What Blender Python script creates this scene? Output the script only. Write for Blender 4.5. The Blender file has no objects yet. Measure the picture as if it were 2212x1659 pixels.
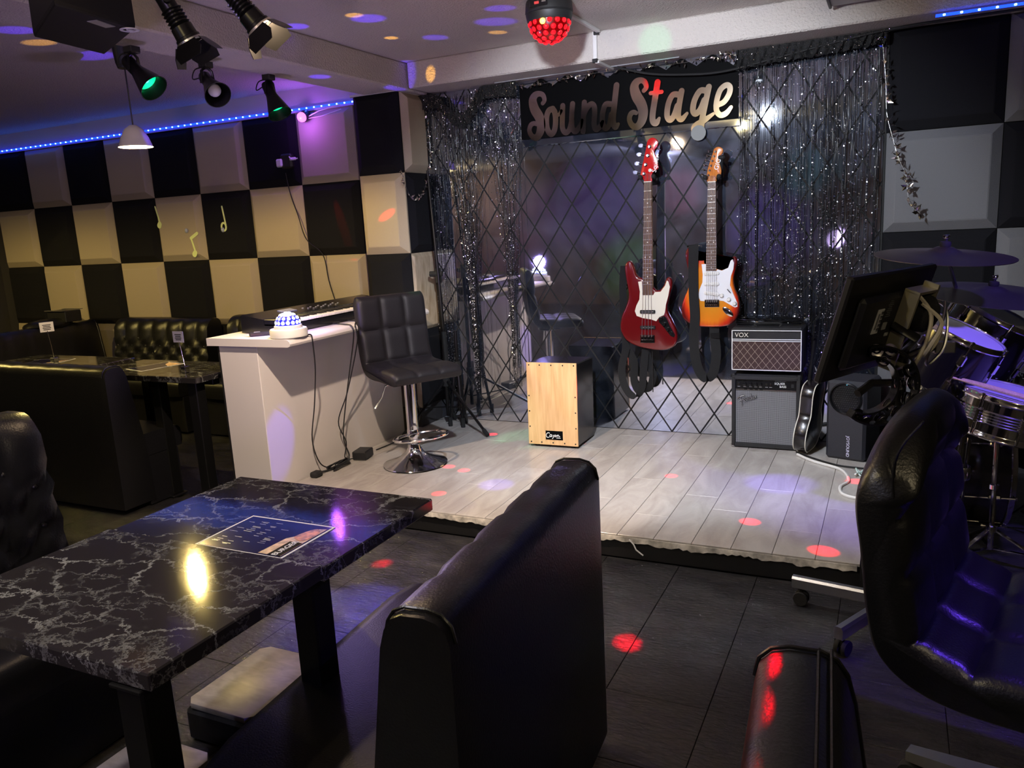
import bpy, bmesh, math, random
from math import sin, cos, pi, radians, sqrt, atan2, exp
from mathutils import Vector, Matrix
import numpy as np
rnd = random.Random(7)
sc = bpy.context.scene
COL = sc.collection

# ------------------------------------------------------------------ camera, world, exposure, large lights
cam_d = bpy.data.cameras.new('camera'); cam = bpy.data.objects.new('camera', cam_d); COL.objects.link(cam)
cam_d.sensor_fit = 'HORIZONTAL'; cam_d.sensor_width = 36.0
cam_d.lens = 1712.58 / 2212 * 36.0
cam_d.clip_start = 0.02; cam_d.clip_end = 60
Rc = [(0.902369, 0.42761, -0.053667), (0.037385, -0.201726, -0.978728), (-0.42934, 0.881168, -0.198018)]
cam.matrix_world = Matrix(((Rc[0][0], -Rc[1][0], -Rc[2][0], 0), (Rc[0][1], -Rc[1][1], -Rc[2][1], 0),
                           (Rc[0][2], -Rc[1][2], -Rc[2][2], 1.37), (0, 0, 0, 1)))
sc.camera = cam
world = bpy.data.worlds.new('world'); sc.world = world; world.use_nodes = True
world.node_tree.nodes['Background'].inputs[0].default_value = (0.02, 0.02, 0.03, 1)
world.node_tree.nodes['Background'].inputs[1].default_value = 0.3
sc.view_settings.view_transform = 'Standard'
try: sc.view_settings.look = 'None'
except Exception: pass
sc.view_settings.gamma = 1.0
sc.view_settings.use_curve_mapping = False
sc.view_settings.exposure = 0.0
cy = sc.cycles
cy.use_denoising = True
cy.max_bounces = 7; cy.diffuse_bounces = 2; cy.glossy_bounces = 5; cy.transmission_bounces = 3; cy.transparent_max_bounces = 6
cy.caustics_reflective = False; cy.caustics_refractive = False
cy.sample_clamp_indirect = 8.0; cy.blur_glossy = 0.2
cy.use_light_tree = True

def light(name, kind, loc, power, color, parent=None, target=None, angle=60, blend=0.4, radius=0.02, size=None, size_y=None):
    d = bpy.data.lights.new(name, kind); d.energy = power; d.color = color
    if kind in ('SPOT', 'POINT'): d.shadow_soft_size = radius
    if kind == 'SPOT': d.spot_size = radians(angle); d.spot_blend = blend
    if kind == 'AREA':
        d.shape = 'RECTANGLE'; d.size = size; d.size_y = size_y or size
    o = bpy.data.objects.new(name, d); COL.objects.link(o)
    p = Vector(loc)
    if parent is not None:
        o.parent = parent; p = p - parent.location
    o.location = p
    if target is not None:
        o.rotation_euler = (Vector(target) - Vector(loc)).to_track_quat('-Z', 'Y').to_euler()
    return o
# key lamps: lit barn-door lamp, par can above the frame; added fills follow
light('key_warm', 'SPOT', (-1.745, 2.05, 1.955), 150, (1.0, 0.78, 0.60), target=(-2.25, 3.2, 0.1), angle=74, blend=0.25, radius=0.02)
light('spill_warm', 'POINT', (-1.72, 2.02, 1.96), 12.0, (1.0, 0.70, 0.42), radius=0.03)
light('key_cool', 'SPOT', (-0.97, 2.05, 2.11), 230, (0.78, 0.86, 1.0), target=(-1.15, 4.5, 0.9), angle=82, blend=0.45, radius=0.035)
light('stage_fill', 'SPOT', (-0.95, 2.75, 2.28), 55, (0.90, 0.92, 1.0), target=(-0.92, 3.35, 0.1), angle=68, blend=0.5, radius=0.03)  # added to light the stage floor from above
light('pendant_light', 'POINT', (-3.478, 2.958, 1.864), 66, (1.0, 0.74, 0.22), radius=0.010)
light('dome_light', 'POINT', (-2.645, 2.985, 1.05), 9.0, (0.50, 0.36, 1.0), radius=0.05)
light('wall_disco_light', 'POINT', (-3.60, 4.36, 2.10), 2.6, (0.40, 0.10, 1.0), radius=0.02)
light('room_warm', 'POINT', (-1.50, 0.03, 2.25), 30, (1.0, 0.80, 0.36), radius=0.03)
light('right_fill', 'POINT', (1.2, 0.15, 2.2), 24, (1.0, 0.82, 0.5), radius=0.04)  # added to brighten the monitor back, drums and chair
light('pendant_light_two', 'POINT', (-6.15, 2.55, 1.864), 66, (1.0, 0.74, 0.22), radius=0.010)
light('room_fill_warm', 'POINT', (-6.6, -2.4, 2.0), 30, (1.0, 0.78, 0.45), radius=0.05)  # added warm fill behind the camera, no lamp there
light('table_fill', 'SPOT', (-1.75, 0.55, 2.15), 45, (0.95, 0.90, 1.0), target=(-1.40, 1.3, 0.7), angle=98, blend=0.7, radius=0.04)  # added fill over the marble tables, without a lamp
light('blue_flood', 'SPOT', (0.95, 1.75, 2.25), 200, (0.14, 0.05, 1.0), target=(0.42, 1.95, 0.45), angle=34, blend=0.5, radius=0.05)
light('blue_drums', 'SPOT', (0.95, 2.4, 2.25), 200, (0.22, 0.13, 1.0), target=(0.35, 3.45, 0.75), angle=42, blend=0.6, radius=0.05)
light('purple_fill', 'SPOT', (-0.6, -0.6, 1.0), 90, (0.72, 0.50, 0.95), target=(-2.4, 3.0, 2.34), angle=70, blend=0.8, radius=0.1)  # ceiling fill, added with no lamp of its own
# beams of the disco lamps, with an added green one
BALL = Vector((-1.445, 3.555, 2.12)); DOME = Vector((-2.645, 2.985, 1.02))
def beam(src, tgt, p, col, ang, off=0.0, blend=0.6):
    s = Vector(src); d = (Vector(tgt) - s).normalized(); light('beam', 'SPOT', s + d * off, p, col, target=tgt, angle=ang, blend=blend, radius=0.003)
RED = (1.0, 0.0, 0.01)
for x, y, z, a in [(-2.135, 3.548, .1, 2.4), (-2.023, 3.512, .1, 2.4), (-1.963, 3.149, .1, 2.6), (-1.601, 4.154, .1, 2.0), (-0.961, 3.719, .1, 2.4), (-0.503, 3.222, .1, 2.8), (-0.201, 3.007, .1, 3.2), (-0.122, 3.874, .1, 2.6), (-2.202, 4.212, .1, 2.0), (-1.898, 2.553, 0, 3.0), (-0.746, 2.29, 0, 3.0), (-3.35, 2.70, 0.4, 2.0)]:
    beam(BALL, (x, y, z), 2200 if z > 0 else 4000, RED, a * 0.85, 0.08, 1.0)
for x, y, z, a, p in [(-2.252, 3.308, 2.34, 7.5, 60), (-1.804, 3.737, 2.34, 6.5, 70), (-2.201, 3.831, 2.34, 5, 60), (-2.6, 3.217, 2.34, 6, 60), (-1.677, 3.531, 2.34, 4.5, 70), (-3.60, 2.506, 2.34, 6, 80), (-3.793, 3.037, 2.34, 8, 80), (-2.775, 3.582, 2.18, 6, 60), (-2.665, 4.25, 2.28, 6, 90)]:
    beam(DOME, (x, y, z), p * 1.6, (0.10, 0.03, 1.0), a, 0.08)
for x, y, z, a, p in [(-2.383, 3.695, 2.34, 3, 80), (-2.268, 3.222, 2.34, 4, 50), (-1.892, 3.941, 2.34, 3, 80), (-2.49, 4.25, 2.252, 2.6, 130), (-3.734, 2.708, 2.34, 5, 60)]:
    beam(DOME, (x, y, z), p * 1.6, (1.0, 0.50, 0.08), a, 0.08)
beam(BALL, (-2.79, 3.0, 0.35), 160, (0.10, 0.04, 1.0), 7, 0.08)
beam(BALL, (-1.772, 2.119, 0.0), 1200, (0.06, 0.05, 1.0), 12, 0.08)
beam(BALL, (-1.75, 3.35, 0.1), 160, (0.15, 0.08, 1.0), 6, 0.08)
beam(BALL, (-0.45, 3.75, 0.1), 170, (0.2, 0.12, 1.0), 9, 0.08)
beam(BALL, (-2.835, 4.2, 1.468), 500, RED, 2.2, 0.08)
beam((-3.60, 4.36, 2.10), (-3.42, 4.5, 1.45), 60, RED, 7)
beam((-1.0, 2.6, 2.05), (-1.15, 4.25, 2.24), 40, (0.02, 1.0, 0.35), 7)  # green patch on the beam, from an added source without a lamp
beam((-2.88, 3.45, 2.0), (-1.9, 4.2, 0.1), 60, (0.02, 1.0, 0.35), 14)
beam((0.9, 1.6, 2.2), (-0.62, 1.35, 0.77), 60, (0.10, 0.06, 1.0), 22, 0.0, 1.0)
for yy in (1.02, 0.92, 0.80, 0.68): beam((-1.445, 3.50, 2.1), (-0.152, yy, 0.770), 900, RED, 1.5, 0.1, 0.9)

# added coloured spots on the front wall, no lamps, met only in the mirror
for tx, tz, p, c, a in ((-4.4, 1.65, 500, (0.08, 0.05, 1.0), 26), (-1.7, 1.1, 500, (0.10, 0.06, 1.0), 22), (-3.9, 0.65, 220, (0.02, 1.0, 0.35), 16), (-6.2, 1.2, 400, (0.12, 0.05, 1.0), 26), (-1.2, 1.9, 300, (0.05, 0.6, 1.0), 14), (-3.0, 1.7, 260, (0.9, 0.3, 0.8), 13)):
    beam((-2.5, 0.2, 2.1), (tx, -3.39, tz), p, c, a, 0.0, 0.9)
light('back_fill', 'POINT', (-3.0, -2.2, 2.1), 30, (0.55, 0.6, 1.0), radius=0.06)  # added fill for the room behind, no lamp there


# ------------------------------------------------------------------ helpers
def catmull(P, n=6, closed=True):
    P = [Vector(p) for p in P]; N = len(P); out = []
    rng = range(N) if closed else range(N - 1)
    for i in rng:
        if closed: a, b, c, d = P[i - 1], P[i], P[(i + 1) % N], P[(i + 2) % N]
        else: a, b, c, d = P[max(i - 1, 0)], P[i], P[i + 1], P[min(i + 2, N - 1)]
        for k in range(n):
            t = k / n
            out.append(0.5 * ((2 * b) + (c - a) * t + (2 * a - 5 * b + 4 * c - d) * t * t + (3 * b - a - 3 * c + d) * t ** 3))
    if not closed: out.append(P[-1])
    return out

def frame_to(d):
    """matrix whose Z axis is direction d"""
    return Vector(d).to_track_quat('Z', 'Y').to_matrix().to_4x4()

class M:
    """collects triangles and quads of one part"""
    def __init__(s): s.v = []; s.f = []; s.mi = []; s.cur = 0
    def add(s, vs, fs, T=None):
        o = len(s.v)
        s.v += [tuple((T @ Vector(p)) if T is not None else p) for p in vs]
        s.f += [tuple(i + o for i in f) for f in fs]; s.mi += [s.cur] * len(fs)
        return s
    def box(s, c, size, ch=0.0, T=None, rot=None):
        hx, hy, hz = size[0] / 2, size[1] / 2, size[2] / 2
        X = Matrix.Translation(c)
        if rot is not None: X = X @ rot
        if T is not None: X = T @ X
        if ch <= 0:
            vs = [(x * hx, y * hy, z * hz) for z in (-1, 1) for x, y in ((-1, -1), (1, -1), (1, 1), (-1, 1))]
            return s.add(vs, [(3, 2, 1, 0), (4, 5, 6, 7), (0, 1, 5, 4), (1, 2, 6, 5), (2, 3, 7, 6), (3, 0, 4, 7)], X)
        ch = min(ch, hx * .95, hy * .95, hz * .95)
        vs = []; idx = {}
        for sx in (-1, 1):
            for sy in (-1, 1):
                for sz in (-1, 1):
                    for a in range(3):
                        p = [sx * (hx - ch), sy * (hy - ch), sz * (hz - ch)]
                        p[a] = (sx * hx, sy * hy, sz * hz)[a]
                        idx[sx, sy, sz, a] = len(vs); vs.append(tuple(p))
        fs = []
        for a in range(3):
            b, c2 = [i for i in range(3) if i != a]
            for sg in (-1, 1):
                q = []
                for u, w in ((-1, -1), (1, -1), (1, 1), (-1, 1)):
                    k = [0, 0, 0]; k[a] = sg; k[b] = u; k[c2] = w; q.append(idx[k[0], k[1], k[2], a])
                fs.append(tuple(q))
        for a in range(3):
            b, c2 = [i for i in range(3) if i != a]
            for u in (-1, 1):
                for w in (-1, 1):
                    k0 = [0, 0, 0]; k0[a] = -1; k0[b] = u; k0[c2] = w; k1 = list(k0); k1[a] = 1
                    fs.append((idx[(*k0, b)], idx[(*k1, b)], idx[(*k1, c2)], idx[(*k0, c2)]))
        for sx in (-1, 1):
            for sy in (-1, 1):
                for sz in (-1, 1): fs.append((idx[sx, sy, sz, 0], idx[sx, sy, sz, 1], idx[sx, sy, sz, 2]))
        return s.add(vs, fs, X)
    def tube(s, P, r, n=8, closed=False, T=None, cap=True):
        P = [Vector(p) for p in P]; N = len(P); vs = []; fs = []
        R = r if hasattr(r, '__len__') else [r] * N
        up = None
        for i in range(N):
            if closed: t = P[(i + 1) % N] - P[i - 1]
            else: t = P[min(i + 1, N - 1)] - P[max(i - 1, 0)]
            if t.length < 1e-9: t = Vector((0, 0, 1))
            t.normalize()
            if up is None:
                up = t.orthogonal().normalized()
            up = (up - t * up.dot(t))
            if up.length < 1e-6: up = t.orthogonal()
            up.normalize(); w = t.cross(up)
            for k in range(n):
                a = 2 * pi * k / n
                vs.append(tuple(P[i] + (up * cos(a) + w * sin(a)) * R[i]))
        for i in range(N if closed else N - 1):
            j = (i + 1) % N
            for k in range(n):
                k2 = (k + 1) % n
                fs.append((i * n + k, i * n + k2, j * n + k2, j * n + k))
        if cap and not closed:
            fs.append(tuple(range(n - 1, -1, -1))); fs.append(tuple((N - 1) * n + k for k in range(n)))
        return s.add(vs, fs, T)
    def lathe(s, prof, n=24, T=None, a0=0.0, a1=2 * pi):
        """prof: (radius, z) list around the Z axis"""
        vs = []; fs = []; full = abs(a1 - a0 - 2 * pi) < 1e-6
        m = n if full else n + 1; rings = []
        for r, z in prof:
            if r < 1e-6: rings.append([len(vs)]); vs.append((0, 0, z))
            else:
                rings.append(list(range(len(vs), len(vs) + m)))
                vs += [(r * cos(a0 + (a1 - a0) * k / n), r * sin(a0 + (a1 - a0) * k / n), z) for k in range(m)]
        for A, B in zip(rings, rings[1:]):
            for k in range(n):
                k2 = (k + 1) % m
                if len(A) == 1 and len(B) == 1: continue
                if len(A) == 1: fs.append((A[0], B[k2], B[k]))
                elif len(B) == 1: fs.append((A[k], A[k2], B[0]))
                else: fs.append((A[k], A[k2], B[k2], B[k]))
        return s.add(vs, fs, T)
    def slab(s, out, t, bev=0.0, T=None, nb=2):
        """closed 2D outline in local XY extruded along Z from 0 to t, edges rounded by bev"""
        P = [Vector((p[0], p[1])) for p in out]; N = len(P)
        ar = sum(P[i].x * P[(i + 1) % N].y - P[(i + 1) % N].x * P[i].y for i in range(N))
        if ar < 0: P.reverse()
        nor = []
        for i in range(N):
            e = P[(i + 1) % N] - P[i - 1]
            nn = Vector((e.y, -e.x)); nor.append(nn.normalized() if nn.length > 1e-9 else Vector((0, 0)))
        lay = []
        if bev > 0:
            for k in range(nb + 1):
                a = pi / 2 * k / nb; lay.append((bev * (1 - sin(a)), bev * (1 - cos(a))))
            L = [(i_, z) for i_, z in lay] + [(i_, t - z) for i_, z in reversed(lay)]
        else: L = [(0, 0), (0, t)]
        vs = []; fs = []
        for ins, z in L: vs += [(p.x - q.x * ins, p.y - q.y * ins, z) for p, q in zip(P, nor)]
        for l in range(len(L) - 1):
            for i in range(N):
                j = (i + 1) % N
                fs.append((l * N + i, l * N + j, (l + 1) * N + j, (l + 1) * N + i))
        fs.append(tuple(range(N - 1, -1, -1))); fs.append(tuple((len(L) - 1) * N + i for i in range(N)))
        return s.add(vs, fs, T)
    def loft(s, rings, T=None, closed=True, caps=True):
        n = len(rings[0]); vs = [tuple(p) for r in rings for p in r]; fs = []
        for i in range(len(rings) - 1):
            for k in range(n if closed else n - 1):
                k2 = (k + 1) % n
                fs.append((i * n + k, i * n + k2, (i + 1) * n + k2, (i + 1) * n + k))
        if caps and closed:
            fs.append(tuple(range(n - 1, -1, -1))); fs.append(tuple((len(rings) - 1) * n + k for k in range(n)))
        return s.add(vs, fs, T)
    def sphere(s, c, r, n=10, m=6, T=None, sz=1.0):
        X = Matrix.Translation(c)
        if T is not None: X = T @ X
        prof = [(r * sin(pi * k / m), -r * sz * cos(pi * k / m)) for k in range(m + 1)]
        prof[0] = (0, prof[0][1]); prof[-1] = (0, prof[-1][1])
        return s.lathe(prof, n, X)
    def ribbon(s, P, w, T=None, nrm=None, th=0.0015):
        """flat strap along P, width w along nrm"""
        P = [Vector(p) for p in P]; vs = []; fs = []
        for i, p in enumerate(P):
            t = (P[min(i + 1, len(P) - 1)] - P[max(i - 1, 0)]).normalized()
            wv = Vector(nrm[i] if isinstance(nrm, list) else nrm); wv = (wv - t * wv.dot(t)).normalized() * w / 2
            q = t.cross(wv).normalized() * th
            vs += [tuple(p - wv - q), tuple(p + wv - q), tuple(p + wv + q), tuple(p - wv + q)]
        for i in range(len(P) - 1):
            for k in range(4): fs.append((i * 4 + k, i * 4 + (k + 1) % 4, i * 4 + 4 + (k + 1) % 4, i * 4 + 4 + k))
        fs += [(3, 2, 1, 0), tuple(len(vs) - 4 + k for k in range(4))]
        return s.add(vs, fs, T)
    def mesh(s, name, smooth=None, off=(0, 0, 0)):
        me = bpy.data.meshes.new(name)
        vs = [(x - off[0], y - off[1], z - off[2]) for x, y, z in s.v]
        me.from_pydata(vs, [], s.f); me.validate(); me.update()
        if smooth is not None:
            me.shade_smooth()
            if smooth < 179: me.set_sharp_from_angle(angle=radians(smooth))
        return me
    def obj(s, name, mats, parent=None, smooth=35, local=False, fix=True):
        off = (0, 0, 0)
        if parent is not None and not local:
            r = parent
            while r.parent is not None: r = r.parent
            off = tuple(r.location)
        me = s.mesh(name, smooth, off)
        if fix:
            bm = bmesh.new(); bm.from_mesh(me); bmesh.ops.recalc_face_normals(bm, faces=bm.faces); bm.to_mesh(me); bm.free()
            if smooth is not None:
                me.shade_smooth()
                if smooth < 179: me.set_sharp_from_angle(angle=radians(smooth))
        ml = mats if isinstance(mats, (list, tuple)) else [mats]
        for m in ml: me.materials.append(m)
        if len(ml) > 1 and len(me.polygons) == len(s.mi): me.polygons.foreach_set('material_index', s.mi)
        o = bpy.data.objects.new(name, me); COL.objects.link(o)
        if parent is not None: o.parent = parent
        return o

def link_mesh(name, me, parent, loc=(0, 0, 0), rotz=0.0, rot=None):
    o = bpy.data.objects.new(name, me); COL.objects.link(o); o.parent = parent
    p = Vector(loc)
    if parent is not None:
        r = parent
        while r.parent is not None: r = r.parent
        p = p - r.location
    o.location = p; o.rotation_euler = rot if rot is not None else (0, 0, rotz)
    return o
def tag(o, label, cat, group=None):
    o['label'] = label; o['category'] = cat
    if group: o['group'] = group
    return o
def thing(name, label, cat, loc=(0, 0, 0), rotz=0.0, group=None):
    o = bpy.data.objects.new(name, None); COL.objects.link(o); o.empty_display_size = 0.05
    o.location = loc; o.rotation_euler = (0, 0, rotz)
    return tag(o, label, cat, group)
def struct(o): o['kind'] = 'structure'; return o
def stuff(o): o['kind'] = 'stuff'; return o
def dup(root, loc, rotz=None, label=None, scale=None):
    r = root.copy(); COL.objects.link(r); r.location = loc
    if rotz is not None: r.rotation_euler = (0, 0, rotz)
    if scale: r.scale = (scale,) * 3
    if label: r['label'] = label
    for ch in list(root.children):
        c = ch.copy(); COL.objects.link(c); c.parent = r
        for g in list(ch.children):
            d = g.copy(); COL.objects.link(d); d.parent = c
    return r

# ------------------------------------------------------------------ materials
MATS = {}
def mat(name, col, rough=0.5, metal=0.0, spec=0.5, bump=0.0, bscale=40, emit=None, estr=0.0, var=0.0, vscale=8, coat=0.0, stretch=None, detail=4, alpha=1.0, trans=0.0):
    if name in MATS: return MATS[name]
    m = bpy.data.materials.new(name); m.use_nodes = True; nt = m.node_tree; b = nt.nodes['Principled BSDF']
    b.inputs['Base Color'].default_value = (*col, 1); b.inputs['Roughness'].default_value = rough
    b.inputs['Metallic'].default_value = metal; b.inputs['Specular IOR Level'].default_value = spec
    b.inputs['Coat Weight'].default_value = coat; b.inputs['Coat Roughness'].default_value = 0.08
    b.inputs['Alpha'].default_value = alpha; b.inputs['Transmission Weight'].default_value = trans
    if emit is not None:
        b.inputs['Emission Color'].default_value = (*emit, 1); b.inputs['Emission Strength'].default_value = estr
    if bump or var:
        tc = nt.nodes.new('ShaderNodeTexCoord'); src = tc.outputs['Object']
        if stretch:
            mp = nt.nodes.new('ShaderNodeMapping'); mp.inputs['Scale'].default_value = stretch
            nt.links.new(src, mp.inputs[0]); src = mp.outputs[0]
        if bump:
            n = nt.nodes.new('ShaderNodeTexNoise'); n.inputs['Scale'].default_value = bscale; n.inputs['Detail'].default_value = detail
            nt.links.new(src, n.inputs['Vector'])
            bp = nt.nodes.new('ShaderNodeBump'); bp.inputs['Strength'].default_value = bump; bp.inputs['Distance'].default_value = 0.01
            nt.links.new(n.outputs['Fac'], bp.inputs['Height']); nt.links.new(bp.outputs[0], b.inputs['Normal'])
        if var:
            n2 = nt.nodes.new('ShaderNodeTexNoise'); n2.inputs['Scale'].default_value = vscale; n2.inputs['Detail'].default_value = 5
            nt.links.new(src, n2.inputs['Vector'])
            cr = nt.nodes.new('ShaderNodeValToRGB')
            cr.color_ramp.elements[0].position = 0.3; cr.color_ramp.elements[1].position = 0.7
            cr.color_ramp.elements[0].color = (*[c * (1 - var) for c in col], 1)
            cr.color_ramp.elements[1].color = (*[min(1, c * (1 + var)) for c in col], 1)
            nt.links.new(n2.outputs['Fac'], cr.inputs[0]); nt.links.new(cr.outputs[0], b.inputs['Base Color'])
    MATS[name] = m
    return m

def emitter(name, col, st):
    return mat(name, (0.02, 0.02, 0.02), 0.4, emit=col, estr=st)

plaster = mat('plaster', (0.60, 0.55, 0.50), 0.9, bump=0.9, bscale=110, detail=3, spec=0.2)
plaster_smooth = mat('plaster_smooth', (0.56, 0.52, 0.49), 0.9, bump=0.25, bscale=160, spec=0.2)
foam_black = mat('foam_black', (0.010, 0.010, 0.012), 0.95, bump=0.3, bscale=300, spec=0.15)
foam_beige_dim = mat('foam_beige_dim', (0.16, 0.16, 0.165), 0.95, bump=0.3, bscale=300, spec=0.15)  # beige foam darkened, dim light on the right pads put into the colour
foam_beige = mat('foam_beige', (0.45, 0.38, 0.28), 0.95, bump=0.3, bscale=300, spec=0.15)
dark_wall = mat('dark_wall', (0.03, 0.027, 0.028), 0.8)
black_joint = mat('black_joint', (0.004, 0.004, 0.004), 0.7)
def mirror_mat():
    m = bpy.data.materials.new('mirror_glass'); m.use_nodes = True; nt = m.node_tree; b = nt.nodes['Principled BSDF']; L = nt.links; N = nt.nodes.new
    b.inputs['Metallic'].default_value = 1.0; b.inputs['Roughness'].default_value = 0.03; b.inputs['Base Color'].default_value = (0.66, 0.70, 0.80, 1)
    d = N('ShaderNodeBsdfPrincipled'); d.inputs['Base Color'].default_value = (0.34, 0.42, 0.62, 1); d.inputs['Roughness'].default_value = 0.45; d.inputs['Metallic'].default_value = 0.35
    geo = N('ShaderNodeNewGeometry'); n = N('ShaderNodeTexNoise'); n.inputs['Scale'].default_value = 3.0; n.inputs['Detail'].default_value = 9; n.inputs['Roughness'].default_value = 0.65; n.inputs['Distortion'].default_value = 1.2
    L.new(geo.outputs['Position'], n.inputs['Vector'])
    r = N('ShaderNodeMapRange'); r.inputs['From Min'].default_value = 0.35; r.inputs['From Max'].default_value = 0.75; r.inputs['To Min'].default_value = 0.01; r.inputs['To Max'].default_value = 0.10
    L.new(n.outputs['Fac'], r.inputs['Value'])
    mx = N('ShaderNodeMixShader'); L.new(r.outputs[0], mx.inputs[0]); L.new(b.outputs[0], mx.inputs[1]); L.new(d.outputs[0], mx.inputs[2])
    L.new(mx.outputs[0], nt.nodes['Material Output'].inputs['Surface'])
    return m
mirror_m = mirror_mat()
leather = mat('black_leather', (0.006, 0.006, 0.007), 0.33, spec=0.58, bump=0.12, bscale=180)
stool_leather = mat('matte_black_leather', (0.010, 0.009, 0.011), 0.5, spec=0.32, bump=0.1, bscale=200)
leather_b = mat('black_vinyl', (0.008, 0.008, 0.010), 0.36, spec=0.45, bump=0.10, bscale=260)
black_plastic = mat('black_plastic', (0.012, 0.012, 0.013), 0.45)
black_gloss = mat('black_gloss', (0.008, 0.008, 0.009), 0.18, spec=0.6)
black_metal = mat('black_metal', (0.02, 0.02, 0.021), 0.32, metal=0.7)
black_cloth = mat('black_cloth', (0.010, 0.010, 0.011), 0.9, bump=0.4, bscale=500)
black_tolex = mat('black_tolex', (0.014, 0.014, 0.016), 0.6, bump=0.5, bscale=420)
rubber = mat('black_rubber', (0.01, 0.01, 0.01), 0.8)
chrome = mat('chrome', (0.78, 0.78, 0.80), 0.09, metal=1.0)
steel = mat('brushed_steel', (0.62, 0.62, 0.62), 0.3, metal=1.0, bump=0.1, bscale=300)
white_lam = mat('white_laminate', (0.72, 0.68, 0.66), 0.38)
white_plastic = mat('white_plastic', (0.75, 0.73, 0.70), 0.4)
ivory = mat('ivory_key', (0.80, 0.77, 0.72), 0.3)
paper_white = mat('white_paper', (0.8, 0.8, 0.8), 0.6)
# ---- materials with graphs of their own
def marble_black():
    m = bpy.data.materials.new('black_marble'); m.use_nodes = True; nt = m.node_tree; b = nt.nodes['Principled BSDF']
    L = nt.links; N = nt.nodes.new
    tc = N('ShaderNodeTexCoord')
    nz = N('ShaderNodeTexNoise'); nz.inputs['Scale'].default_value = 9; nz.inputs['Detail'].default_value = 9; nz.inputs['Roughness'].default_value = 0.72
    L.new(tc.outputs['Object'], nz.inputs['Vector'])
    mx = N('ShaderNodeMixRGB'); mx.inputs[0].default_value = 0.13
    L.new(tc.outputs['Object'], mx.inputs[1]); L.new(nz.outputs['Color'], mx.inputs[2])
    mp = N('ShaderNodeMapping'); mp.inputs['Scale'].default_value = (0.55, 1.15, 1.0); mp.inputs['Rotation'].default_value = (0, 0, 0.5)
    L.new(mx.outputs[0], mp.inputs[0])
    outs = []
    for scale, wid in ((9.5, 0.03), (21, 0.045)):
        v = N('ShaderNodeTexVoronoi'); v.feature = 'DISTANCE_TO_EDGE'; v.inputs['Scale'].default_value = scale
        L.new(mp.outputs[0], v.inputs['Vector'])
        r = N('ShaderNodeMapRange'); r.inputs['From Min'].default_value = 0.0; r.inputs['From Max'].default_value = wid
        r.inputs['To Min'].default_value = 1.0; r.inputs['To Max'].default_value = 0.0
        L.new(v.outputs['Distance'], r.inputs['Value']); outs.append(r)
    n3 = N('ShaderNodeTexNoise'); n3.inputs['Scale'].default_value = 7; L.new(tc.outputs['Object'], n3.inputs['Vector'])
    r3 = N('ShaderNodeMapRange'); r3.inputs['From Min'].default_value = 0.42; r3.inputs['From Max'].default_value = 0.62; L.new(n3.outputs['Fac'], r3.inputs['Value'])
    mu = N('ShaderNodeMath'); mu.operation = 'MULTIPLY'; L.new(outs[1].outputs[0], mu.inputs[0]); L.new(r3.outputs[0], mu.inputs[1])
    mu2 = N('ShaderNodeMath'); mu2.operation = 'MULTIPLY'; mu2.inputs[1].default_value = 0.55; L.new(mu.outputs[0], mu2.inputs[0])
    r4 = N('ShaderNodeMapRange'); r4.inputs['From Min'].default_value = 0.65; r4.inputs['From Max'].default_value = 0.35; L.new(n3.outputs['Fac'], r4.inputs['Value'])
    mu3 = N('ShaderNodeMath'); mu3.operation = 'MULTIPLY'; L.new(outs[0].outputs[0], mu3.inputs[0]); L.new(r4.outputs[0], mu3.inputs[1])
    ad = N('ShaderNodeMath'); ad.operation = 'MAXIMUM'; L.new(mu3.outputs[0], ad.inputs[0]); L.new(mu2.outputs[0], ad.inputs[1])
    cr = N('ShaderNodeValToRGB'); cr.color_ramp.elements[0].color = (0.020, 0.018, 0.019, 1); cr.color_ramp.elements[1].color = (0.32, 0.33, 0.32, 1)
    L.new(ad.outputs[0], cr.inputs[0]); L.new(cr.outputs[0], b.inputs['Base Color'])
    b.inputs['Roughness'].default_value = 0.06; b.inputs['Specular IOR Level'].default_value = 0.6
    n5 = N('ShaderNodeTexNoise'); n5.inputs['Scale'].default_value = 60; n5.inputs['Detail'].default_value = 4
    L.new(mp.outputs[0], n5.inputs['Vector'])
    bp = N('ShaderNodeBump'); bp.inputs['Strength'].default_value = 0.012; bp.inputs['Distance'].default_value = 0.01
    L.new(n5.outputs['Fac'], bp.inputs['Height']); L.new(bp.outputs[0], b.inputs['Normal'])
    return m
marble = marble_black()

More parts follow.
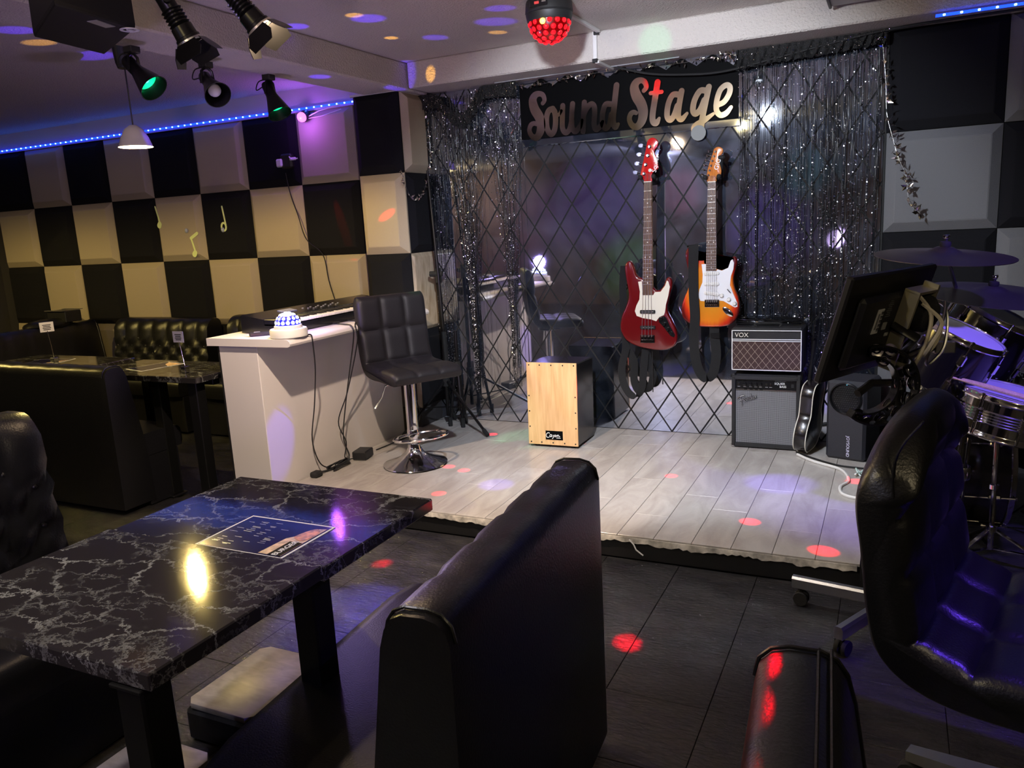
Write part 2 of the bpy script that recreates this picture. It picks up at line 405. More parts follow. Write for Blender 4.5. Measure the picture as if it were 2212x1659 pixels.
def slate_mat():
    m = bpy.data.materials.new('black_slate'); m.use_nodes = True; nt = m.node_tree; b = nt.nodes['Principled BSDF']
    L = nt.links; N = nt.nodes.new
    tc = N('ShaderNodeTexCoord'); geo = N('ShaderNodeNewGeometry')
    mp = N('ShaderNodeMapping'); mp.inputs['Scale'].default_value = (1.0, 2.6, 1.0); mp.inputs['Rotation'].default_value = (0, 0, 0.55)
    L.new(geo.outputs['Position'], mp.inputs[0])
    n = N('ShaderNodeTexNoise'); n.inputs['Scale'].default_value = 34; n.inputs['Detail'].default_value = 7; n.inputs['Roughness'].default_value = 0.62; n.inputs['Distortion'].default_value = 0.6
    L.new(mp.outputs[0], n.inputs['Vector'])
    bp = N('ShaderNodeBump'); bp.inputs['Strength'].default_value = 0.5; bp.inputs['Distance'].default_value = 0.014
    L.new(n.outputs['Fac'], bp.inputs['Height']); L.new(bp.outputs[0], b.inputs['Normal'])
    n2 = N('ShaderNodeTexNoise'); n2.inputs['Scale'].default_value = 5; n2.inputs['Detail'].default_value = 6; L.new(mp.outputs[0], n2.inputs['Vector'])
    cr = N('ShaderNodeValToRGB'); cr.color_ramp.elements[0].position = 0.35; cr.color_ramp.elements[1].position = 0.75
    cr.color_ramp.elements[0].color = (0.012, 0.012, 0.013, 1); cr.color_ramp.elements[1].color = (0.045, 0.042, 0.042, 1)
    L.new(n2.outputs['Fac'], cr.inputs[0]); L.new(cr.outputs[0], b.inputs['Base Color'])
    b.inputs['Roughness'].default_value = 0.11; b.inputs['Specular IOR Level'].default_value = 1.0
    return m
slate = slate_mat()

def vinyl_mat():
    m = bpy.data.materials.new('grey_vinyl'); m.use_nodes = True; nt = m.node_tree; b = nt.nodes['Principled BSDF']
    L = nt.links; N = nt.nodes.new
    geo = N('ShaderNodeNewGeometry')
    mp = N('ShaderNodeMapping'); mp.inputs['Scale'].default_value = (3.2, 1.0, 1.0); L.new(geo.outputs['Position'], mp.inputs[0])
    oi = N('ShaderNodeObjectInfo')
    va = N('ShaderNodeVectorMath'); va.operation = 'ADD'; L.new(mp.outputs[0], va.inputs[0])
    sc2 = N('ShaderNodeVectorMath'); sc2.operation = 'SCALE'; sc2.inputs[0].default_value = (7, 13, 3); L.new(oi.outputs['Random'], sc2.inputs['Scale']); L.new(sc2.outputs[0], va.inputs[1])
    n = N('ShaderNodeTexNoise'); n.inputs['Scale'].default_value = 3.2; n.inputs['Detail'].default_value = 9; n.inputs['Roughness'].default_value = 0.6; n.inputs['Distortion'].default_value = 0.8
    L.new(va.outputs[0], n.inputs['Vector'])
    cr = N('ShaderNodeValToRGB'); cr.color_ramp.elements[0].position = 0.32; cr.color_ramp.elements[1].position = 0.7
    cr.color_ramp.elements[0].color = (0.40, 0.365, 0.335, 1); cr.color_ramp.elements[1].color = (0.56, 0.525, 0.49, 1)
    L.new(n.outputs['Fac'], cr.inputs[0]); L.new(cr.outputs[0], b.inputs['Base Color'])
    b.inputs['Roughness'].default_value = 0.22
    n5 = N('ShaderNodeTexNoise'); n5.inputs['Scale'].default_value = 70; L.new(geo.outputs['Position'], n5.inputs['Vector'])
    bp = N('ShaderNodeBump'); bp.inputs['Strength'].default_value = 0.05; bp.inputs['Distance'].default_value = 0.01
    L.new(n5.outputs['Fac'], bp.inputs['Height']); L.new(bp.outputs[0], b.inputs['Normal'])
    return m
vinyl = vinyl_mat()

def wood_mat(name, c0, c1, rough=0.35, scale=(14, 14, 1.2), coat=0.0):
    m = bpy.data.materials.new(name); m.use_nodes = True; nt = m.node_tree; b = nt.nodes['Principled BSDF']
    L = nt.links; N = nt.nodes.new
    tc = N('ShaderNodeTexCoord'); mp = N('ShaderNodeMapping'); mp.inputs['Scale'].default_value = scale; L.new(tc.outputs['Object'], mp.inputs[0])
    n = N('ShaderNodeTexNoise'); n.inputs['Scale'].default_value = 3; n.inputs['Detail'].default_value = 8; n.inputs['Distortion'].default_value = 0.5; L.new(mp.outputs[0], n.inputs['Vector'])
    cr = N('ShaderNodeValToRGB'); cr.color_ramp.elements[0].position = 0.3; cr.color_ramp.elements[1].position = 0.7
    cr.color_ramp.elements[0].color = (*c0, 1); cr.color_ramp.elements[1].color = (*c1, 1)
    L.new(n.outputs['Fac'], cr.inputs[0]); L.new(cr.outputs[0], b.inputs['Base Color'])
    b.inputs['Roughness'].default_value = rough; b.inputs['Coat Weight'].default_value = coat
    return m
birch = wood_mat('birch_veneer', (0.62, 0.36, 0.16), (0.80, 0.52, 0.26), 0.4)
rosewood = wood_mat('rosewood', (0.06, 0.03, 0.02), (0.16, 0.075, 0.045), 0.45, (60, 60, 4))
maple = wood_mat('maple_neck', (0.55, 0.30, 0.14), (0.70, 0.42, 0.20), 0.35, (40, 40, 3))
stick_wood = wood_mat('stick_wood', (0.55, 0.38, 0.24), (0.75, 0.56, 0.38), 0.5, (50, 50, 50))
stone_tile = wood_mat('beige_stone', (0.40, 0.30, 0.19), (0.68, 0.57, 0.42), 0.4, (9, 9, 2.5))
greywood = wood_mat('grey_laminate', (0.30, 0.27, 0.24), (0.46, 0.42, 0.38), 0.4, (6, 14, 6))
bass_red = mat('candy_red', (0.13, 0.003, 0.005), 0.20, spec=0.6, coat=0.8)
head_red = mat('red_lacquer', (0.55, 0.012, 0.012), 0.2, coat=0.8)
cream = mat('cream_plastic', (0.78, 0.74, 0.64), 0.3)
pearl = mat('white_pickguard', (0.82, 0.82, 0.86), 0.25)
grille_grey = mat('grille_cloth', (0.30, 0.30, 0.32), 0.65)
glitter = mat('black_tinsel', (0.012, 0.012, 0.014), 0.35, spec=0.4)
lace = mat('black_lace', (0.012, 0.012, 0.012), 0.7, bump=0.8, bscale=220)
glitter_dot = mat('glitter_dot', (0.95, 0.95, 1.0), 0.32, metal=1.0)
foil = mat('silver_foil', (0.80, 0.76, 0.66), 0.16, metal=1.0)
sign_mirror = mat('sign_mirror', (0.74, 0.66, 0.54), 0.10, metal=1.0, var=0.18, vscale=6)
sign_black = mat('sign_black', (0.0022, 0.0022, 0.0025), 0.6, spec=0.05)
silver_print = mat('silver_print', (0.6, 0.6, 0.62), 0.35, metal=0.6)
white_print = mat('white_print', (0.85, 0.85, 0.85), 0.5)
clear = mat('clear_acrylic', (0.85, 0.88, 0.92), 0.05, trans=0.0, spec=0.8)
note_glow = mat('pale_green_vinyl', (0.80, 0.92, 0.40), 0.5)
drum_head = mat('drum_head', (0.62, 0.62, 0.72), 0.45)
cymbal_m = mat('dark_bronze', (0.22, 0.18, 0.15), 0.38, metal=1.0, bump=0.15, bscale=200)
grey_bronze = mat('grey_bronze', (0.10, 0.09, 0.09), 0.45, metal=0.8)

def sunburst():
    m = bpy.data.materials.new('sunburst'); m.use_nodes = True; nt = m.node_tree; b = nt.nodes['Principled BSDF']
    L = nt.links; N = nt.nodes.new
    tc = N('ShaderNodeTexCoord')
    sp = N('ShaderNodeSeparateXYZ'); L.new(tc.outputs['Object'], sp.inputs[0])
    # elliptical distance about the body centre (-0.01, , -0.12)
    def mth(op, a, bb):
        q = N('ShaderNodeMath'); q.operation = op
        for i, x in enumerate((a, bb)):
            if isinstance(x, (int, float)): q.inputs[i].default_value = x
            else: L.new(x, q.inputs[i])
        return q.outputs[0]
    dx = mth('DIVIDE', mth('SUBTRACT', sp.outputs['X'], -0.005), 0.165)
    dz = mth('DIVIDE', mth('SUBTRACT', sp.outputs['Z'], -0.125), 0.225)
    r = mth('SQRT', mth('ADD', mth('MULTIPLY', dx, dx), mth('MULTIPLY', dz, dz)), 0)
    mp = N('ShaderNodeMapping'); mp.inputs['Scale'].default_value = (28, 28, 2); L.new(tc.outputs['Object'], mp.inputs[0])
    n = N('ShaderNodeTexNoise'); n.inputs['Scale'].default_value = 3; n.inputs['Detail'].default_value = 5; L.new(mp.outputs[0], n.inputs['Vector'])
    rr = mth('ADD', r, mth('MULTIPLY', mth('SUBTRACT', n.outputs['Fac'], 0.5), 0.16))
    cr = N('ShaderNodeValToRGB'); e = cr.color_ramp.elements
    e[0].position = 0.35; e[0].color = (0.72, 0.27, 0.02, 1); e[1].position = 1.12; e[1].color = (0.10, 0.006, 0.006, 1)
    a = e.new(0.68); a.color = (0.80, 0.22, 0.015, 1); a = e.new(0.86); a.color = (0.62, 0.035, 0.01, 1)
    L.new(rr, cr.inputs[0]); L.new(cr.outputs[0], b.inputs['Base Color'])
    b.inputs['Roughness'].default_value = 0.2; b.inputs['Coat Weight'].default_value = 0.7
    return m
sunburst_m = sunburst()
sunburst_head = wood_mat('amber_lacquer', (0.50, 0.13, 0.02), (0.68, 0.24, 0.04), 0.25, (20, 20, 4), 0.6)

# ------------------------------------------------------------------ the setting
SZ = 0.10                                   # stage height
YW = 4.55                                   # back wall plane
floor = struct(M().box((-2.8, 1.0, -0.06), (10.0, 9.0, 0.1)).obj('floor', slate, smooth=None))
tile_me = M().box((0, 0, -0.005), (0.2985, 0.2985, 0.0102), 0.0010).mesh('slate_tile', None); tile_me.materials.append(slate)
for i in range(18):
    for j in range(10):
        link_mesh('slate_tile', tile_me, floor, (-4.177 + 0.30 * i, 0.07 + 0.30 * j, rnd.uniform(-0.0006, 0.0002)))

wall_back = struct(M().box((-2.8, YW + 0.06, 1.2), (10.0, 0.1, 2.5)).obj('wall_back', dark_wall, smooth=None))
struct(M().box((-7.35, 1.0, 1.2), (0.1, 9.0, 2.5)).obj('wall_left', dark_wall, smooth=None))
struct(M().box((1.95, 1.0, 1.2), (0.1, 9.0, 2.5)).obj('wall_right', dark_wall, smooth=None))
struct(M().box((-2.8, -3.45, 1.2), (10.0, 0.1, 2.5)).obj('wall_front', mat('brown_wall', (0.16, 0.10, 0.07), 0.7, var=0.3, vscale=3), smooth=None))
ceiling = struct(M().box((-2.8, 1.0, 2.40), (10.0, 9.0, 0.12)).obj('ceiling', plaster, smooth=None))
struct(M().box((-2.81, 0.55, 2.262), (0.29, 7.9, 0.156), 0.008).obj('trim_1', plaster, smooth=None))       # ceiling beam towards the camera
struct(M().box((-0.40, 4.40, 2.266), (4.5, 0.30, 0.15), 0.008).obj('trim_2', plaster, smooth=None))         # ceiling beam over the mirror
trim3 = struct(M().box((-5.1, YW - 0.012, 2.265), (4.3, 0.05, 0.15)).obj('trim_3', plaster_smooth, smooth=None))   # pale band over the panels
pillar = struct(M().box((-2.89, 4.40, 1.10), (0.30, 0.29, 2.17)).obj('wall_pillar', dark_wall, smooth=None))
ang = M(); ang.box((-2.89, 4.232, 2.187), (0.34, 0.02, 0.012)); ang.box((-2.722, 4.37, 2.187), (0.02, 0.30, 0.012))
ang.obj('edge_strip', white_plastic, pillar, smooth=None)

def foam(w, h, d=0.05, ins=0.045):
    """square bevelled foam pad in XZ, front towards -Y, back on y=0"""
    m = M(); a, b = w / 2 - 0.0015, h / 2 - 0.0015
    e = min(ins, a * 0.5)
    R = [[(-a, 0, -b), (a, 0, -b), (a, 0, b), (-a, 0, b)], [(-a, -0.012, -b), (a, -0.012, -b), (a, -0.012, b), (-a, -0.012, b)],
         [(-a + e, -d + 0.002, -b + e), (a - e, -d + 0.002, -b + e), (a - e, -d + 0.002, b - e), (-a + e, -d + 0.002, b - e)],
         [(-a + e + 0.006, -d, -b + e + 0.006), (a - e - 0.006, -d, -b + e + 0.006), (a - e - 0.006, -d, b - e - 0.006), (-a + e + 0.006, -d, b - e - 0.006)]]
    return m.loft(R).mesh('foam_panel', None)
def foams(w, h):
    out = []
    for mm in (foam_black, foam_beige):
        q = foam(w, h); q.materials.append(mm); out.append(q)
    return out
ROWS = [(1.955, 0.485), (1.4675, 0.49), (0.975, 0.495), (0.48, 0.495)]
for r, (zc, hh) in enumerate(ROWS):
    pm = foams(0.485, hh)
    for k in range(8):
        link_mesh('foam_panel', pm[1 if (k + r) % 2 == 0 else 0], wall_back, (-3.27 - 0.485 * (k + 0.5), YW, zc))
    pr_ = foams(0.503, hh); pr_[1].materials[0] = foam_beige_dim
    for k in range(4):
        link_mesh('foam_panel', pr_[(k + r) % 2], wall_back, (-0.06 + 0.503 * (k + 0.5), YW, zc))
    pf = foams(0.33, hh); ps = foams(0.29, hh)
    link_mesh('foam_panel', pf[r % 2], pillar, (-2.885, 4.254, zc))
    if r != 2:
        link_mesh('foam_panel', ps[(r + 1) % 2], pillar, (-2.741, 4.395, zc), rot=(0, 0, pi / 2))
    else:
        q = foam(0.29, hh, 0.03, 0.02); q.materials.append(stone_tile)
        link_mesh('stone_tile', q, pillar, (-2.741, 4.395, zc), rot=(0, 0, pi / 2))

# mirror wall: each diamond pane its own piece, black joints recessed behind
struct(M().box((-1.405, 4.538, 1.15), (2.69, 0.012, 2.1)).obj('wall_joint_backing', black_joint, smooth=None))
BX, BZ, X0, X1, Z0, Z1 = 0.0832, 0.1238, -2.741, -0.072, 0.103, 2.20
def clip_poly(P):
    for ax, val, sgn in ((0, X0, 1), (0, X1, -1), (1, Z0, 1), (1, Z1, -1)):
        out = []
        for i in range(len(P)):
            a, b = P[i], P[(i + 1) % len(P)]
            da, db = (a[ax] - val) * sgn, (b[ax] - val) * sgn
            if da >= 0: out.append(a)
            if da * db < 0:
                t = da / (da - db); out.append((a[0] + (b[0] - a[0]) * t, a[1] + (b[1] - a[1]) * t))
        P = out
        if len(P) < 3: return None
    return P
g = 0.0042
full_me = None
for i in range(0, 34):
    for j in range(0, 18):
        if (i + j) % 2: continue
        cx, cz = X0 + BX * i, Z0 + BZ * j
        gx = g * sqrt(BX * BX + BZ * BZ) / BZ; gz = g * sqrt(BX * BX + BZ * BZ) / BX
        P = clip_poly([(cx - BX + gx, cz), (cx, cz - BZ + gz), (cx + BX - gx, cz), (cx, cz + BZ - gz)])
        if not P: continue
        ins = M().slab([(x - cx, z - cz) for x, z in P], 0.006, 0.0006, nb=1)
        ins.v = [(x, -zz, y) for x, y, zz in ins.v]
        full = len(P) == 4 and X0 + BX - 1e-4 < cx < X1 - BX + 1e-4 and Z0 + BZ - 1e-4 < cz < Z1 - BZ + 1e-4
        if full and full_me: me = full_me
        else:
            me = ins.mesh('mirror_pane', None)
            bm = bmesh.new(); bm.from_mesh(me); bmesh.ops.recalc_face_normals(bm, faces=bm.faces); bm.to_mesh(me); bm.free()
            me.materials.append(mirror_m)
            if full: full_me = me
        link_mesh('mirror_pane', me, wall_back, (cx, 4.531, cz), rot=(rnd.gauss(0, 0.0016), 0, rnd.gauss(0, 0.0016)))

# stage platform with vinyl planks
stage = struct(M().box((-1.425, 3.742, 0.044), (2.73, 1.62, 0.088)).obj('floor_stage', black_plastic, smooth=None))
xs = -0.07; k = 0
while xs > -2.79:
    w = min(0.1525, xs + 2.79)
    y0 = 2.925; stag = (0.55, 0.25, 0.72, 0.4)[k % 4]; ends = [y0]
    yy = y0 + stag
    while yy < 4.5: ends.append(yy); yy += 0.914
    ends.append(4.528)
    for a, b in zip(ends, ends[1:]):
        link_mesh('vinyl_plank', None or (lambda me: (me.materials.append(vinyl), me)[1])(M().box((0, 0, 0), (w - 0.0016, b - a - 0.0016, 0.012), 0.0012).mesh('vinyl_plank', None)), stage, (xs - w / 2, (a + b) / 2, SZ - 0.006))
    xs -= w; k += 1
M().box((-0.045, 3.74, 0.05), (0.05, 1.63, 0.094), 0.004).obj('edge_strip', black_plastic, stage, smooth=None)
rag = M(); vs = []; fs = []
n = 160
for i in range(n + 1):
    x = -2.6 + 2.52 * i / n; w = 0.012 + 0.012 * abs(sin(i * 0.37) * sin(i * 0.11 + 1)) + rnd.uniform(0, 0.008)
    vs += [(x, 2.921 - rnd.uniform(0, 0.003), 0.094), (x, 2.917 - rnd.uniform(0, 0.004), 0.094 - w)]
    vs += [(x, 2.9235, 0.094), (x, 2.9225, 0.094 - w)]
for i in range(n):
    a = 4 * i
    fs += [(a, a + 1, a + 5, a + 4), (a + 2, a + 6, a + 7, a + 3), (a + 1, a + 3, a + 7, a + 5), (a, a + 4, a + 6, a + 2)]
rag.add(vs, fs).obj('torn_edging', mat('torn_edging', (0.52, 0.48, 0.42), 0.6, var=0.5, vscale=30), stage, smooth=30)
M().tube([(-0.93, 2.915, 0.088), (-0.91, 2.91, 0.07), (-0.90, 2.908, 0.05), (-0.87, 2.906, 0.03)], 0.003, 5).obj('torn_thread', white_plastic, stage)
# ------------------------------------------------------------------ booth benches
def bench(name, label, loc, rotz, length, tufted=False, back_h=0.775, seat_w=0.42, seams=0.155, plain=False, group=None, topstitch=False):
    """local frame: length along +Y, outer back face at X=0, sitter side towards -X"""
    t = thing(name, label, 'bench', loc, rotz, group)
    H = back_h; sz = 0.40
    prof = [(0.0, 0.03), (0.0, H - 0.05), (-0.006, H - 0.022), (-0.022, H - 0.006), (-0.045, H), (-0.085, H - 0.001), (-0.105, H - 0.010), (-0.118, H - 0.030), (-0.128, H - 0.07)]
    nz = 14 if tufted else 5
    for q in range(1, nz + 1):
        z = (H - 0.07) + (sz - 0.05 - (H - 0.07)) * q / nz
        prof.append((-0.128 - 0.055 * q / nz, z))
    prof += [(-0.20, 0.03)]
    ny = int(length / (0.02 if tufted else 0.031))
    rings = []
    P2 = 0.18; 
    for i in range(ny + 1):
        y = length * i / ny; ring = []
        ed = min(y, length - y)
        sm = (y % seams); sm = min(sm, seams - sm)
        groove = 0.004 * exp(-(sm / 0.006) ** 2) if (not tufted and ed > 0.04) else 0.0
        rd = 0.012 * exp(-(ed / 0.012)) 
        for x, z in prof:
            dx = 0.0; dz = 0.0
            if z > 0.5 and x < -0.01: dz = -groove; dx = groove if x < -0.1 else 0
            if tufted and x <= -0.118 and z > sz - 0.02:
                u, v = (y + 0.03) / 0.155, (z - (H - 0.155)) / 0.115
                p = abs(sin(pi * (u + v) / 1) * sin(pi * (u - v) / 1)) ** 0.55
                fall = 1.0 if z < H - 0.06 else 0.4
                dx = -0.034 * p * fall
                if z > H - 0.16 and z < H - 0.05: dx = -0.026 * abs(sin(pi * u)) ** 0.6
            cx = -0.07
            ring.append((x + dx + (cx - x) * rd * 1.5, y, z + dz - (rd * 0.6 if z > H - 0.05 else 0)))
        rings.append(ring)
    M().loft(rings).obj('backrest', leather, t, smooth=50, local=True)
    if tufted:
        b = None
        for vi in range(0, 4):
            z = (H - 0.155) - 0.0575 * vi * 2 / 2
            if z < sz + 0.03: continue
            off = 0.0 if vi % 2 == 0 else 0.0775
            y = 0.125 + off - 0.155 + 0.0
            while y < length - 0.02:
                if y > 0.02:
                    xx = -0.128 - 0.055 * ((H - 0.07) - z) / ((H - 0.07) - (sz - 0.05))
                    if b is None:
                        b = M().sphere((0, 0, 0), 0.010, 8, 5, sz=1).mesh('button', 60); b.materials.append(leather)
                    o = bpy.data.objects.new('button', b); COL.objects.link(o); o.parent = t; o.location = (xx - 0.003, y, z)
                y += 0.155
    else:
        for yy in (0.016, length - 0.016):
            pr = [(x * 1.005 - (0.0 if x < -0.05 else -0.001), yy, z) for x, z in prof if z > 0.3]
            M().tube(pr, 0.0032, 6).obj('piping', leather, t, local=True)
    if topstitch:
        for xx in (-0.082, -0.098): M().tube([(xx, 0.01, H - 0.0005), (xx, length - 0.01, H - 0.0005)], 0.0024, 6).obj('stitching', leather, t, local=True)
    # seat cushion and plinth
    sw = seat_w; x0, x1 = -0.16, -0.16 - sw
    rings = []
    pr = [(x0, 0.27), (x0, sz), (x1 + 0.05, sz), (x1 + 0.02, sz - 0.006), (x1 + 0.005, sz - 0.022), (x1, sz - 0.045), (x1, 0.30), (x1 + 0.008, 0.275)]
    for i in range(9):
        y = length * i / 8; e = 0.012 if i in (0, 8) else 0
        rings.append([(x + (0 if abs(x - x0) < 1e-6 else e), min(max(y, 0.003), length - 0.003), z - (e * 0.7 if z > 0.35 else 0)) for x, z in pr])
    M().loft(rings).obj('seat', leather_b, t, smooth=50, local=True)
    M().box(((x0 + x1) / 2 + 0.02, length / 2, 0.137), (sw - 0.05, length - 0.01, 0.266), 0.004).obj('plinth', leather_b, t, smooth=None, local=True)
    return t
ang = radians(3.6)
bench('booth_bench', 'long black leather booth bench in the middle foreground, seams across its top edge', (-0.589, 0.945, 0), ang, 0.84, back_h=0.79, seat_w=0.43)
bench('booth_bench', 'black leather booth bench seen from behind left of the white counter', (-5.35, 2.61, 0), -pi / 2, 1.83, seat_w=0.27)
bench('booth_bench', 'button-tufted black booth bench against the chequered wall beyond the far table', (-4.60, 4.46, 0), pi / 2, 1.0, tufted=True, back_h=0.80, seat_w=0.33)
bench('booth_bench', 'black tufted booth bench half hidden behind the left end of the white counter', (-3.42, 4.47, 0), pi / 2, 0.98, tufted=True, back_h=0.82, seat_w=0.33)
bench('booth_bench', 'tall button-tufted booth bench cut by the left edge beside the marble tables', (-2.34, 1.40, 0), pi, 1.0, tufted=True, back_h=0.92, seat_w=0.30)
bench('booth_bench', 'plain black corner bench at the far left under a small black box', (-6.25, 2.40, 0), pi, 1.0, back_h=0.78, seat_w=0.25)
r = bench('booth_bench', 'plain black corner bench at the far left running to the tufted bench', (-6.05, 4.42, 0), pi, 1.55, back_h=0.78, seat_w=0.22)
t = thing('storage_box', 'small black open-flapped box resting on the far left bench top', 'box', (-6.02, 4.20, 0.785))
M().box((-6.02, 4.20, 0.835), (0.22, 0.14, 0.09), 0.004).obj('body', black_plastic, t)
m = M(); m.box((-6.02, 4.125, 0.884), (0.22, 0.03, 0.004)); m.box((-6.02, 4.275, 0.884), (0.22, 0.03, 0.004)); m.obj('flap', mat('grey_card', (0.12, 0.11, 0.10), 0.8), t)
t = thing('bench_cushion', 'rounded black leather cushion on top of the far left bench by the box', 'cushion', (-5.98, 4.1, 0.785))
m = M(); m.sphere((0, 0, 0), 1, 16, 8, T=Matrix.Translation((-6.02, 4.05, 0.782)) @ Matrix.Diagonal((0.11, 0.20, 0.05, 1))); m.obj('cover', leather, t)

# ------------------------------------------------------------------ tables
def table(label, x0, x1, y0, y1, z, legs, group=None, th=0.032):
    cx, cy_ = (x0 + x1) / 2, (y0 + y1) / 2
    t = thing('restaurant_table', label, 'table', (cx, cy_, 0), group=group)
    M().box((cx, cy_, z - th / 2), (x1 - x0, y1 - y0, th), 0.003).obj('tabletop', marble, t, smooth=None)
    for lx, ly in legs:
        m = M(); m.box((lx, ly, (z - th + 0.012) / 2), (0.062, 0.062, z - th - 0.012), 0.004); m.box((lx, ly, 0.006), (0.10, 0.10, 0.012), 0.003)
        m.box((lx, ly, z - th - 0.004), (0.075, 0.075, 0.008), 0.002)
        m.obj('leg', black_metal, t, smooth=None)
    M().box((cx, cy_, z - th - 0.025), (x1 - x0 - 0.16, 0.05, 0.04), 0.003).obj('apron', black_metal, t, smooth=None)
    return t
table('front black marble table with a bright lamp reflection on it', -1.69, -1.043, 0.768, 1.203, 0.70, [(-1.10, 0.80), (-1.60, 1.155)])
table('second black marble table with a printed menu lying on it', -1.70, -1.048, 1.206, 1.648, 0.69, [(-1.125, 1.25), (-1.455, 1.60)])
table('far dark marble table next to the white counter, under the pendant lamp', -3.99, -3.13, 2.82, 3.235, 0.70, [(-3.22, 2.90), (-3.55, 2.95), (-3.88, 3.16), (-3.22, 3.16)])
table('far dark marble table mostly hidden behind the left bench back', -5.0, -4.12, 2.85, 3.28, 0.70, [(-4.22, 2.93), (-4.9, 2.93), (-4.9, 3.2)])
for lab, x, y in (('longer grey wood-topped footrest under the second marble table', -1.615, 1.535), ('grey wood-topped footrest under the front marble table', -1.60, 1.075)):
    t = thing('footrest', lab, 'footrest', (x, y, 0))
    M().box((x, y, 0.050), (0.25, 0.325, 0.10), 0.012).obj('base', black_plastic, t)
    M().slab([(px * 0.122 + 0, py * 0.16) for px, py in ((-1, -0.85), (-0.8, -1), (0.8, -1), (1, -0.85), (1, 0.85), (0.8, 1), (-0.8, 1), (-1, 0.85))], 0.018, 0.004, T=Matrix.Translation((x, y, 0.101))).obj('top_board', greywood, t)

# menus
def text_mesh(s, size, extrude=0.0, align='CENTER', shear=0.0):
    cu = bpy.data.curves.new('text', 'FONT'); cu.body = s; cu.size = size; cu.extrude = extrude; cu.align_x = align; cu.align_y = 'CENTER'; cu.shear = shear
    o = bpy.data.objects.new('text', cu); COL.objects.link(o)
    bpy.context.view_layer.update()
    me = bpy.data.meshes.new_from_object(o.evaluated_get(bpy.context.evaluated_depsgraph_get()))
    bpy.data.objects.remove(o); bpy.data.curves.remove(cu)
    return me
def text_obj(name, s, size, mtl, parent, mw, extrude=0.0006, shear=0.0, align='CENTER'):
    """mw: world matrix of the text plane (X along the line, Y up)"""
    me = text_mesh(s, size, extrude, align, shear); me.name = name
    off = Vector((0, 0, 0)); r = parent
    while r.parent is not None: r = r.parent
    me.transform(Matrix.Translation(-Vector(r.location)) @ mw)
    me.materials.append(mtl)
    o = bpy.data.objects.new(name, me); COL.objects.link(o); o.parent = parent
    return o
navy_print = mat('navy_print', (0.012, 0.012, 0.05), 0.12)
burger = mat('food_photo', (0.55, 0.20, 0.05), 0.35, var=0.7, vscale=60)
bun = mat('food_photo_pale', (0.62, 0.42, 0.27), 0.35, var=0.5, vscale=50)
def menu(label, c, rot, w=0.255, h=0.19, full=True):
    t = thing('menu_card', label, 'menu', c)
    X = Matrix.Translation(c) @ Matrix.Rotation(rot, 4, 'Z')
    M().box((0, 0, 0.0008), (w, h, 0.0012), T=X).obj('sheet', paper_white, t, smooth=None)
    M().box((0, 0, 0.0017), (w - 0.012, h - 0.012, 0.0006), T=X).obj('print_field', navy_print, t, smooth=None)
    if full:
        m = M()
        for i in range(34):
            cxx = rnd.choice((-0.095, -0.06, -0.02, 0.02)); 
            m.box((cxx + rnd.uniform(-0.003, 0.003), 0.07 - 0.0042 * i, 0.0022), (rnd.uniform(0.012, 0.026), 0.0011, 0.0003), T=X)
        m.obj('text_lines', silver_print, t, smooth=None)
        mm = M(); mm.slab([(0.055, -0.085), (0.118, -0.085), (0.118, 0.075), (0.10, 0.07), (0.085, 0.03), (0.06, 0.0)], 0.0004, T=X @ Matrix.Translation((0, 0, 0.0021))); mm.obj('photo_backdrop', bun, t, smooth=None)
        mm = M(); mm.slab(catmull([(0.075, 0.01), (0.11, 0.0), (0.115, 0.05), (0.095, 0.068), (0.08, 0.045)], 4), 0.0004, T=X @ Matrix.Translation((0, 0, 0.0026))); mm.obj('burger_photo', burger, t, smooth=None)
        mm = M(); mm.slab([(0.082, -0.086), (0.117, -0.086), (0.117, -0.012), (0.082, -0.012)], 0.0003, T=X @ Matrix.Translation((0, 0, 0.0027))); mm.obj('title_field', sign_black, t, smooth=None)
        text_obj('title', 'BURGER', 0.021, white_print, t, X @ Matrix.Translation((0.100, -0.048, 0.0033)) @ Matrix.Rotation(pi / 2, 4, 'Z'))
    else:
        mm = M(); mm.slab([(0.03, -0.08), (0.11, -0.08), (0.11, 0.05), (0.06, 0.0)], 0.0004, T=X @ Matrix.Translation((0, 0, 0.0021))); mm.obj('burger_photo', bun, t, smooth=None)
    return t
menu('printed menu with a burger photo on the second marble table', (-1.293, 1.307, 0.690), 0.0)
menu('menu lying on the far table next to the white counter', (-3.68, 3.05, 0.700), 1.35, 0.25, 0.17, False)
menu('menu lying on the far table behind the left bench back', (-4.62, 3.06, 0.700), 0.25, 0.25, 0.19, False)
def holder(label, x, y, z, lean, h=0.13, yaw=0.0):
    t = thing('card_holder', label, 'card holder', (x, y, z))
    m = M(); m.box((x, y, z + 0.018), (0.034, 0.034, 0.036), 0.004); m.obj('base_block', chrome, t)
    M().tube([(x, y, z + 0.036), (x + lean * 0.5, y, z + 0.036 + h * 0.6), (x + lean, y, z + 0.036 + h)], 0.0016, 6).obj('stem', chrome, t)
    X = Matrix.Translation((x + lean, y, z + 0.036 + h + 0.022)) @ Matrix.Rotation(yaw, 4, 'Z')
    M().box((0, 0, 0), (0.075, 0.0016, 0.058), T=X).obj('card', mat('lilac_card', (0.62, 0.60, 0.72), 0.6), t, smooth=None)
    m = M()
    for i in range(4): m.box((0, -0.0012, 0.012 - 0.009 * i), (0.045 - 0.006 * (i % 2), 0.0006, 0.004), T=X)
    m.obj('print_lines', sign_black, t, smooth=None)
holder('chrome card holder with a lilac card on the table next to the counter', -3.315, 2.93, 0.700, -0.02)
holder('card holder with a thin card seen edge-on on the far left table', -4.50, 3.03, 0.700, -0.02, 0.16, 1.2)

